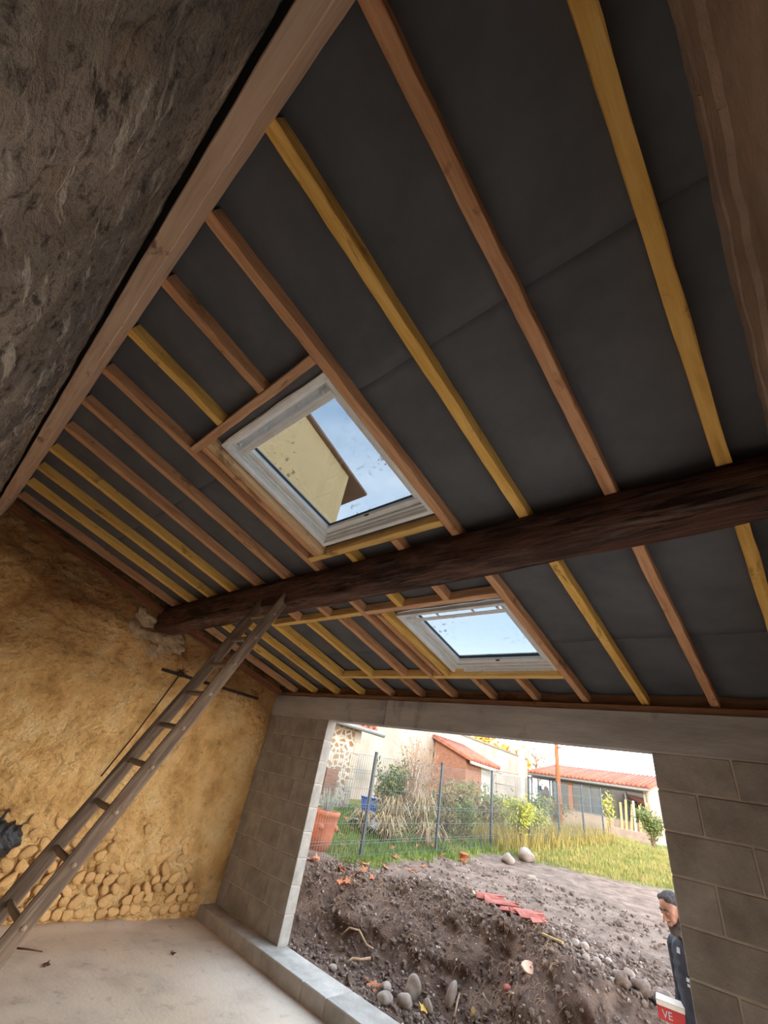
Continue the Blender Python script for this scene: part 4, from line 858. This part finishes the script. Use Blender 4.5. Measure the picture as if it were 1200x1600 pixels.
b = MB(); b.path([(-3.86, 2.0, 3.04), (-3.86, 7.1, 3.04)], .07, 10); b.build('gutter', ZINC, sh, True)
# brick shed
BRICK = mat('shed_brick', [(.3, S(124, 82, 66)), (.7, S(150, 108, 88))], scale=7, stretch=(1, 1, 5), bump=.4, overlays=[(S(168, 142, 122), 18, .6, .7, (1, 1, 5), .5)])
sd = empty('brick_shed', (-5.4, 14.5, 1.2), 'small brick shed with red tile roof against the cream wall', 'shed')
b = MB(); b.prism([(-6.3, 13.45, .9), (-4.6, 13.45, .9), (-4.6, 13.45, 3.22), (-6.3, 13.45, 3.82)], (0, 1.3, 0)); b.build('brick_wall', BRICK, sd)
b = MB(); b.prism([(-6.3, 14.76, .9), (-4.62, 14.76, .9), (-4.62, 14.76, 3.2), (-6.3, 14.76, 3.8)], (0, .95, 0)); b.build('white_wall', plain('shed_white_render', S(172, 166, 158)), sd)
b = MB(); b.prism([(-4.3, 13.3, 3.15), (-6.35, 13.3, 3.87), (-6.35, 13.3, 3.95), (-4.3, 13.3, 3.23)], (0, 2.55, 0)); b.build('roof', ROOFT, sd)
for k in range(11):
    q = MB(); y = 13.38 + k * .24; q.path([(-4.26, y, 3.23), (-6.35, y, 3.965)], .075, 8); q.build('tile_row', ROOFT, sd, True)
b = MB(); b.path([(-4.22, 13.2, 3.10), (-4.22, 15.9, 3.06)], .06, 10); b.build('gutter', plain('white_gutter', S(176, 170, 162)), sd, True)
# glazed house
TAN = mat('tan_render', [(.3, S(160, 132, 110)), (.7, S(182, 156, 134))], scale=1.4, bump=.3)
FRAMEG = plain('grey_window_frame', S(108, 106, 106)); OCHREP = mat('orange_timber', [(.3, S(130, 76, 50)), (.7, S(164, 102, 68))], scale=4, stretch=(6, 6, .6), bump=.2)
vh = empty('glazed_house', (-3.3, 25, 1.3), 'low house with long glazed front and red tile roof at the garden end', 'house')
def vp(x): return 24.1 - (x + 6.5) * .156
zb, zs, ze = 1.25, 2.30, 3.72
b = MB(); b.prism([(-6.5, vp(-6.5), zb - .5), (-.1, vp(-.1), zb - .5), (-.1, vp(-.1), zs), (-6.5, vp(-6.5), zs)], (0, .25, 0)); b.build('base_wall', TAN, vh)
b = MB(); b.prism([(-.22, 23.1, zb - .5), (-.22, 27.5, zb - .5), (-.22, 27.3, 4.75), (-.22, 23.1, 3.70)], (.24, 0, 0)); b.build('side_wall', TAN, vh)
b = MB(); b.box((-6.5, 27.2, zb - .5), (-.1, 27.5, 4.3)); b.build('rear_wall', plain('dim_interior_wall', S(120, 100, 86)), vh)
b = MB(); b.prism([(-6.6, vp(-6.6) - .25, ze + .02), (.18, vp(.18) - .25, ze + .02), (.18, vp(.18) - .25, ze + .12), (-6.6, vp(-6.6) - .25, ze + .12)], (0, 4.3, .92)); b.build('roof', ROOFT, vh)
for k in range(30):
    x_ = -6.5 + k * .228; q = MB(); y = vp(x_); q.path([(x_, y - .30, ze + .13), (x_, y + 4.0, ze + 1.03)], .085, 8); q.build('tile_row', ROOFT, vh, True)
b = MB(); b.path([(-6.6, vp(-6.6) - .33, ze + .0), (.15, vp(.15) - .33, ze + .0)], .06, 8); b.build('gutter', ZINC, vh, True)
q = MB(); q.prism([(-6.5, vp(-6.5), zs + .0), (-.1, vp(-.1), zs), (-.1, vp(-.1), zs + .07), (-6.5, vp(-6.5), zs + .07)], (0, .12, 0)); q.build('sill', FRAMEG, vh)
q = MB(); q.prism([(-6.5, vp(-6.5), ze - .16), (-.1, vp(-.1), ze - .16), (-.1, vp(-.1), ze), (-6.5, vp(-6.5), ze)], (0, .12, 0)); q.build('head_rail', FRAMEG, vh)
mx_ = [-6.5, -5.3, -4.05, -2.95, -2.0, -1.1, -.1]
for i, x_ in enumerate(mx_):
    q = MB(); w = .22 if i == 2 else .07; q.cbox((x_ - w / 2, vp(x_) - .02, zs), (x_ + w / 2, vp(x_) + .1, ze - .1), .004); q.build('mullion', OCHREP if i == 2 else FRAMEG, vh)
for a, c in zip(mx_[:-1], mx_[1:]):
    q = MB(); q.prism([(a + .05, vp(a) + .04, zs + .07), (c - .05, vp(c) + .04, zs + .07), (c - .05, vp(c) + .04, ze - .16), (a + .05, vp(a) + .04, ze - .16)], (0, .012, 0)); q.build('pane', PANE, vh)
cols = [S(70, 110, 190), S(200, 60, 60), S(226, 190, 90), S(214, 206, 196), S(90, 140, 80), S(190, 110, 60), S(160, 150, 140), S(110, 130, 170)]
for i in range(14):
    x_ = -6.1 + i * .43; q = MB(); h = r_.uniform(.35, .95); q.cbox((x_ - .16, vp(x_) + .22, zs - .15), (x_ + .16, vp(x_) + .50, zs + h), .02); q.cbox((x_ - .12, vp(x_) + .25, zs + h), (x_ + .10, vp(x_) + .45, zs + h + .14), .03)
    q.build('stored_crate', plain('crate_colour', cols[i % 8]), vh)
for i, x_ in enumerate([-1.25, -1.08, -.9, -.62, -.45, -.2]):
    q = MB(); y = vp(x_); q.prism([(x_ - .05, y - .75, zb + .05), (x_ + .05, y - .75, zb + .05), (x_ + .05, y - .72, zb + .05), (x_ - .05, y - .72, zb + .05)], (.10 * (i % 3 - 1), .62, 1.75 + .15 * (i % 2)))
    props(q.build('leaning_plank', YPLANK if i != 3 else plain('pale_plank', S(176, 160, 138))), 'timber plank leaning on the right end of the glazed front, %s from the left' % ['first', 'second', 'third', 'fourth', 'fifth', 'sixth'][i], 'plank', 'planks leaning on the glazed house')
b = MB(); b.cbox((-1.6, 21.9, 1.0), (.25, 22.15, 1.95), .02); props(b.build('low_wall', mat('rough_garden_wall', [(.3, S(140, 118, 102)), (.7, S(166, 144, 128))], scale=3, bump=.6, bscale=14), None), 'low rough rendered wall in front of the leaning planks', 'wall')
# wooden pole
b = MB(); b.path([(-1.82, 16.3, 1.0), (-1.82, 16.3, 4.0), (-1.80, 16.3, 8.2)], [.095, .088, .08], 14); pole = props(b.build('utility_pole', OCHREP, None, True), 'tall orange brown wooden pole in front of the glazed house', 'pole')
b = MB(); b.cbox((-1.72, 16.2, 4.35), (-1.60, 16.4, 4.42), .01); b.build('bracket', ZINC, pole)
# drying rack
RACK = plain('rack_metal', S(150, 134, 124), rough=.5)
rk = empty('drying_rack', (-3.8, 15.4, 1.35), 'thin metal drying rack standing by the cream wall', 'rack'); zr0 = gz(-3.8, 15.4)
for (xa, ya) in ((-4.25, 15.2), (-3.35, 15.2)):
    b = MB(); b.path([(xa, ya - .35, zr0), (xa + .05, ya + .1, zr0 + 1.6)], .022, 7); b.build('leg', RACK, rk, True)
    b = MB(); b.path([(xa, ya + .5, zr0), (xa + .05, ya + .1, zr0 + 1.6)], .022, 7); b.build('leg', RACK, rk, True)
for z_ in (1.58, 1.1, .6):
    b = MB(); b.path([(-4.5 if z_ > 1.5 else -4.22, 15.3, zr0 + z_), (-3.1 if z_ > 1.5 else -3.32, 15.3, zr0 + z_)], .02, 7); b.build('rail', RACK, rk, True)
# trees behind the boundary wall
def tree(x_, y_, h, R_, nl, lmat, label, seed, lsz=.22):
    g = np.random.default_rng(seed); o = empty('garden_tree', (x_, y_, 1.2), label, 'tree', 'trees beyond the boundary wall'); b = MB()
    b.path([(x_, y_, 1.0), (x_ + .1, y_, 1 + h * .4), (x_, y_ + .1, 1 + h * .75)], [.2, .15, .08], 8); pts = []
    for k in range(34):
        d = Vector(g.standard_normal(3)); d.z = abs(d.z) * .7; d.normalize(); p = Vector((x_, y_, 1 + h * g.uniform(.45, .75))); t = p + d * R_ * g.uniform(.6, 1); b.path([p, p.lerp(t, .5) + Vector((0, 0, .2)), t], [.05, .03, .01], 4, False)
        pts += [tuple(p.lerp(t, u) + Vector(g.standard_normal(3)) * R_ * .14) for u in g.uniform(.4, 1.05, int(nl / 34))]
    b.build('branches', STEM, o); leaf_cloud(pts, lsz, g).build('crown', lmat, o)
tree(-11.2, 25.5, 5.4, 1.7, 1500, LEAFO, 'golden autumn tree showing above the cream wall, left one', 1)
tree(-9.6, 27.5, 5.2, 1.4, 900, LEAFO, 'golden autumn tree showing above the cream wall, right one', 2)
tree(-9.2, 31.0, 5.9, 1.6, 130, LEAFB, 'nearly bare tree against the white sky above the cream wall', 3, .14)
# ochre gabled house seen through the upper skylight
OCH = mat('ochre_roughcast', [(.3, S(206, 174, 124)), (.7, S(232, 204, 156))], scale=26, bump=.6, bscale=60, shift=False)
SOFF = wood('brown_soffit', S(104, 78, 62), S(140, 110, 90), S(164, 134, 112), knots=.1)
gh = empty('gabled_house', (-5, -3, 0), 'ochre roughcast house seen through the upper skylight', 'house')
sl = .374; yc_, zc_ = 1.577, 9.27
rk_ = lambda y: zc_ + (yc_ - y) * sl
b = MB(); b.prism([(-2, yc_, 0), (-2, yc_, zc_), (-2, -4.5, rk_(-4.5)), (-2, -10.6, zc_), (-2, -10.6, 0)], (-7, 0, 0)); b.build('wall', OCH, gh)
for sgn in (1, -1):
    f_ = (lambda y: y) if sgn > 0 else (lambda y: -9.0 - y)
    b = MB(); ya, yb = -4.5, yc_ + .75
    b.prism([(-1.86, f_(ya), rk_(ya) + .02), (-1.86, f_(yb), rk_(yb) + .02), (-1.86, f_(yb), rk_(yb) + .10), (-1.86, f_(ya), rk_(ya) + .10)], (-7.4, 0, 0)); rf = b.build('roof_slope', SOFF, gh)
    if sgn > 0:
        b = MB(); b.prism([(-1.84, ya, rk_(ya) - .03), (-1.84, yb, rk_(yb) - .03), (-1.84, yb, rk_(yb) + .06), (-1.84, ya, rk_(ya) + .06)], (-.06, 0, 0)); b.build('verge_board', W_PALE, rf)
        for k in range(17):
            q = MB(); y = ya + .2 + k * .385; q.prism([(-1.80, y, rk_(y) + .10), (-1.80, y + .42, rk_(y + .42) + .10), (-1.80, y + .42, rk_(y + .42) + .14), (-1.80, y, rk_(y) + .18)], (-.25, 0, 0)); q.build('verge_tile', mat('old_brown_tile', [(.3, S(110, 92, 80)), (.7, S(164, 142, 124))], scale=6, rnd=.1) if k == 0 else bpy.data.materials['old_brown_tile'], rf)
        q = MB(); q.box((-9, yc_ + .02, zc_ - .32), (-2.02, yb - .02, zc_ - .28)); q.build('soffit', SOFF, rf)
        q = MB(); q.path([(-1.75, yb + .05, rk_(yb) - .05), (-9, yb + .05, rk_(yb) - .05)], .07, 8); q.build('gutter', ZINC, rf, True)
# unseen taller house behind the lean-to, height and width set to block the sun
hb = empty('unseen_house', (5, -7, 0), 'unseen tall house behind the lean-to, sized to block the sun, its rear wall carries the ledger', 'house')
b = MB(); b.box((-1.9, -10, -.2), (14, -4.66, 7.4)); b.build('wall', OLDWALL, hb)
b = MB(); b.prism([(-2.0, -4.3, 7.4), (-2.0, -7.3, 8.4), (-2.0, -10.4, 7.4)], (16.3, 0, 0)); b.build('roof', ROOFT, hb)
# ------------------------------------------------------------------ man outside the opening, carrying a box
SKIN = mat('skin', [(.3, S(168, 118, 96)), (.7, S(192, 142, 118))], scale=9, rough=.55, bump=.05)
HAIR = mat('short_dark_hair', [(.3, S(52, 46, 46)), (.7, S(92, 84, 82))], scale=40, rough=.8, bump=.6)
BEARD = mat('grizzled_beard', [(.3, S(62, 54, 52)), (.7, S(106, 90, 84))], scale=50, rough=.85, bump=.6)
JACKET = mat('dark_navy_jacket', [(.3, S(38, 40, 48)), (.7, S(64, 66, 76))], scale=9, rough=.8, bump=.5, bscale=9, bdist=.02)
TROU = mat('dark_trousers', [(.3, S(40, 42, 50)), (.7, S(66, 68, 78))], scale=9, rough=.85, bump=.4)
SHOE = plain('brown_boots', S(86, 66, 52))
def sweep(b, pts, rads, flat=None):
    # overlapping spheres along a chain; flat = (x, y) squash of the section
    for i in range(len(pts) - 1):
        a, c = Vector(pts[i]), Vector(pts[i + 1]); n = max(2, int((c - a).length / (min(rads[i], rads[i + 1]) * .35)))
        for k in range(n + 1):
            t = k / n; p = a.lerp(c, t); r = rads[i] * (1 - t) + rads[i + 1] * t; fx, fy = flat or (1, 1)
            bm = bmesh.new(); bmesh.ops.create_icosphere(bm, subdivisions=2, radius=1); bm.verts.index_update()
            b.add([(p.x + v.co.x * r * fx, p.y + v.co.y * r * fy, p.z + v.co.z * r) for v in bm.verts], [[v.index for v in f.verts] for f in bm.faces]); bm.free()
def fuse(b, name, m, parent, voxel, smooth=4):
    o = link(name, b.mesh(name, m, True), parent)
    md = o.modifiers.new('fuse', 'REMESH'); md.mode = 'VOXEL'; md.voxel_size = voxel; md.use_smooth_shade = True
    s = o.modifiers.new('soften', 'SMOOTH'); s.iterations = smooth; s.factor = .5
    dg = bpy.context.evaluated_depsgraph_get(); me = bpy.data.meshes.new_from_object(o.evaluated_get(dg)); o.modifiers.clear(); o.data = me
    me.polygons.foreach_set('use_smooth', [True] * len(me.polygons)); return o
# local frame: facing +y, right hand at +x, feet at z = 0
FEET = gz(5.17, 1.08)
man = empty('person', (5.105, 1.10, -.28), 'bearded man in dark jacket half hidden by the right jamb, looking down at a box', 'person', rot=(0, 0, math.radians(133)))
HD = Vector((0, .10, 1.615)); nod = Matrix.Rotation(math.radians(-20), 3, 'X') @ Matrix.Rotation(math.radians(6), 3, 'Z')
def H_(x, y, z): return tuple(HD + nod @ Vector((x, y, z)))
b = MB()
# skull and jaw
sweep(b, [H_(0, -.012, .035), H_(0, .012, .04)], [.082, .080]); sweep(b, [H_(0, .012, .0), H_(0, .022, -.06)], [.070, .052]); sweep(b, [H_(-.03, .02, -.05), H_(0, .052, -.085), H_(.03, .02, -.05)], [.036, .030, .036])
sweep(b, [H_(-.04, .052, .02), H_(.04, .052, .02)], [.034, .034]); sweep(b, [H_(-.036, .062, -.022), H_(.036, .062, -.022)], [.024, .024])
sweep(b, [H_(-.032, .078, .030), H_(.032, .078, .030)], [.013, .013])
sweep(b, [H_(0, .088, .020), H_(0, .104, -.010), H_(0, .110, -.022)], [.011, .013, .014]); sweep(b, [H_(-.014, .096, -.024), H_(.014, .096, -.024)], [.010, .010])
sweep(b, [H_(-.018, .082, -.050), H_(0, .088, -.050), H_(.018, .082, -.050)], [.008, .009, .008]); sweep(b, [H_(-.015, .080, -.062), H_(.015, .080, -.062)], [.009, .009])
for s in (-1, 1): sweep(b, [H_(s * .083, -.008, .03), H_(s * .088, -.016, .012), H_(s * .080, -.004, -.018)], [.015, .017, .011])
sweep(b, [(0, .02, 1.42), (0, .045, 1.50), H_(0, -.01, -.02)], [.062, .056, .058])
# torso, arms, legs
sweep(b, [(0, 0, .93), (0, -.005, 1.08), (0, .0, 1.22), (0, .012, 1.36)], [.135, .125, .14, .125], (1.25, .85))
sweep(b, [(-.16, .01, 1.40), (0, .015, 1.42), (.16, .01, 1.40)], [.062, .075, .062])
RS, RE, RWr = Vector((.19, .01, 1.38)), Vector((.262, -.03, 1.11)), Vector((.225, .05, .925))
LS, LE, LWr = Vector((-.19, .01, 1.38)), Vector((-.25, -.02, 1.10)), Vector((-.255, .06, .86))
for A_, B_, C_ in ((RS, RE, RWr), (LS, LE, LWr)): sweep(b, [A_, A_.lerp(B_, .5), B_, B_.lerp(C_, .5), C_], [.056, .050, .042, .038, .028])
for s in (-1, 1): sweep(b, [(s * .09, 0, .93), (s * .105, .01, .72), (s * .11, .015, .50), (s * .11, -.01, .32), (s * .11, -.01, .09)], [.098, .085, .060, .056, .038]); sweep(b, [(s * .11, -.03, .05), (s * .125, .15, .03)], [.042, .034])
# hands with five fingers curled under and around the box
def hand(wr, d, spread, curl):
    # d: along the fingers, spread: from little finger to index, curl: the way the fingers close
    d, spread, curl = d.normalized(), spread.normalized(), curl.normalized()
    for off in (-.022, 0, .022): sweep(b, [wr, wr + d * .04 + spread * off, wr + d * .085 + spread * off], [.022, .018, .016])
    for off, L_, r in ((.030, .070, .0095), (.010, .080, .010), (-.010, .074, .0095), (-.029, .058, .0085)):
        base = wr + d * .088 + spread * off; k1 = base + (d * .95 + curl * .3) * L_ * .42; k2 = k1 + (d * .45 + curl * .9).normalized() * L_ * .33; k3 = k2 + (curl - d * .15).normalized() * L_ * .28
        sweep(b, [base, k1, k2, k3], [r * 1.1, r, r * .95, r * .85])
    th = wr + d * .03 + spread * .026; t1 = th + spread * .03 + d * .02 + curl * .012; t2 = t1 + d * .022 + curl * .026 + spread * .004; sweep(b, [th, t1, t2], [.014, .012, .010])
hand(RWr, Vector((-.35, .9, -.05)), Vector((.9, .35, 0)), Vector((0, 0, 1)))
hand(LWr, Vector((.05, .15, -1)), Vector((0, 1, .15)), Vector((1, .1, 0)))
body = fuse(b, 'body', SKIN, man, .0075)
# eyes, brows
for s in (-1, 1):
    q = MB(); q.blob(H_(s * .032, .083, .012), (.011, .007, .007), amp=0, sub=2); link('eye', q.mesh('eye', plain('eye_white', S(200, 190, 184)) if s < 0 else bpy.data.materials['eye_white'], True), body)
    q = MB(); q.blob(H_(s * .031, .089, .011), (.005, .004, .005), amp=0, sub=2); link('iris', q.mesh('iris', HAIR, True), body)
    q = MB(); sweep(q, [H_(s * .014, .092, .034), H_(s * .034, .089, .039), H_(s * .050, .078, .032)], [.006, .006, .004]); link('eyebrow', q.mesh('eyebrow', HAIR, True), body)
q = MB(); sweep(q, [H_(0, -.020, .055), H_(0, -.005, .062)], [.083, .080]); sweep(q, [H_(0, -.035, .02), H_(0, -.04, -.02)], [.075, .062]); sweep(q, [H_(-.045, .035, .095), H_(.045, .035, .095)], [.028, .028])
fuse(q, 'hair', HAIR, man, .008)
q = MB(); sweep(q, [H_(-.074, .012, -.02), H_(-.055, .038, -.07), H_(0, .070, -.098), H_(.055, .038, -.07), H_(.074, .012, -.02)], [.014, .026, .032, .026, .014]); sweep(q, [H_(-.026, .086, -.040), H_(0, .096, -.037), H_(.026, .086, -.040)], [.007, .007, .007]); sweep(q, [H_(0, .06, -.10), H_(0, .05, -.115)], [.034, .03])
fuse(q, 'beard', BEARD, man, .007)
q = MB()
sweep(q, [(0, 0, .86), (0, 0, .95), (0, -.005, 1.08), (0, .0, 1.22), (0, .012, 1.36)], [.150, .152, .142, .155, .140], (1.25, .9)); sweep(q, [(-.165, .01, 1.40), (0, .012, 1.425), (.165, .01, 1.40)], [.074, .088, .074])
for A_, B_, C_ in ((RS, RE, RWr), (LS, LE, LWr)): sweep(q, [A_, A_.lerp(B_, .5), B_, B_.lerp(C_, .5), B_.lerp(C_, .93)], [.072, .066, .058, .052, .042])
sweep(q, [(-.05, .03, 1.475), (0, .075, 1.465), (.05, .03, 1.475), (.03, -.03, 1.49), (-.03, -.03, 1.49), (-.05, .03, 1.475)], [.022] * 6)
jk = fuse(q, 'jacket', JACKET, man, .009)
from mathutils.bvhtree import BVHTree
_bv = BVHTree.FromPolygons([v.co for v in jk.data.vertices], [tuple(f.vertices) for f in jk.data.polygons])
for (tx, ty, z_, w_, h_) in ((.02, .10, 1.385, .03, .035), (-.03, .08, 1.235, .05, .022), (-.02, .08, 1.205, .035, .016), (.0, .09, .90, .03, .05)):
    d = (Vector((tx, ty, z_)) - Vector((-4.6, 2.85, z_ + .4))).normalized(); hit = _bv.ray_cast(Vector((tx, ty, z_)) - d * 2, d)
    if hit[0] is None: continue
    nrm = hit[1]; up = (Vector((0, 0, 1)) - nrm * nrm.z).normalized(); sd_ = up.cross(nrm); c = hit[0] + nrm * .001
    q = MB(); q.prism([c - sd_ * w_ / 2 - up * h_ / 2, c + sd_ * w_ / 2 - up * h_ / 2, c + sd_ * w_ * .4 + up * h_ / 2, c - sd_ * w_ * .5 + up * h_ / 2], nrm * .003); link('white_mark', q.mesh('white_mark', CLOTH), jk)
q = MB()
for s in (-1, 1): sweep(q, [(s * .085, 0, .93), (s * .105, .01, .72), (s * .11, .015, .50), (s * .11, -.01, .32), (s * .11, -.01, .10)], [.115, .100, .078, .070, .062])
sweep(q, [(-.07, 0, .95), (.07, 0, .95)], [.125, .125]); fuse(q, 'trousers', TROU, man, .011)
for s in (-1, 1):
    q = MB(); sweep(q, [(s * .11, -.045, .06), (s * .115, .05, .052), (s * .125, .165, .042)], [.058, .055, .046]); sweep(q, [(s * .11, -.02, .10), (s * .11, -.02, .16)], [.054, .056]); q.v = [(x_, y_, max(z_, 0.0)) for x_, y_, z_ in q.v]; fuse(q, 'boot', SHOE, man, .010, 2)
# the box he holds
REDB = plain('red_carton', S(186, 62, 58)); WHB = plain('white_carton', S(226, 214, 200))
bx = empty('carton', (4.885, 1.10, .668), 'small red and white carton with white lettering held by the man', 'box', rot=(0, 0, math.radians(8)))
q = MB(); q.cbox((-.085, -.07, 0), (.12, .09, .075), .003); q.build('red_sleeve', REDB, bx, local=True)
q = MB(); q.cbox((-.087, -.072, .075), (.122, .092, .105), .003); lid = q.build('lid', WHB, bx, local=True)
q = MB(); q.prism([(-.087, -.072, .105), (.122, -.072, .105), (.122, -.074, .108), (-.087, -.074, .108)], (0, .08, .02)); link('flap', q.mesh('flap', WHB), lid)
cu = bpy.data.curves.new('lettering', 'FONT'); cu.body = 'VE'; cu.size = .062; cu.extrude = .001; to = bpy.data.objects.new('tmp_text', cu); COL.objects.link(to)
me = bpy.data.meshes.new_from_object(to.evaluated_get(bpy.context.evaluated_depsgraph_get())); bpy.data.objects.remove(to); me.materials.clear(); me.materials.append(CLOTH)
o = link('lettering', me, bx, (-.055, -.0715, .016), (math.pi / 2, 0, 0))
bpy.context.view_layer.update()
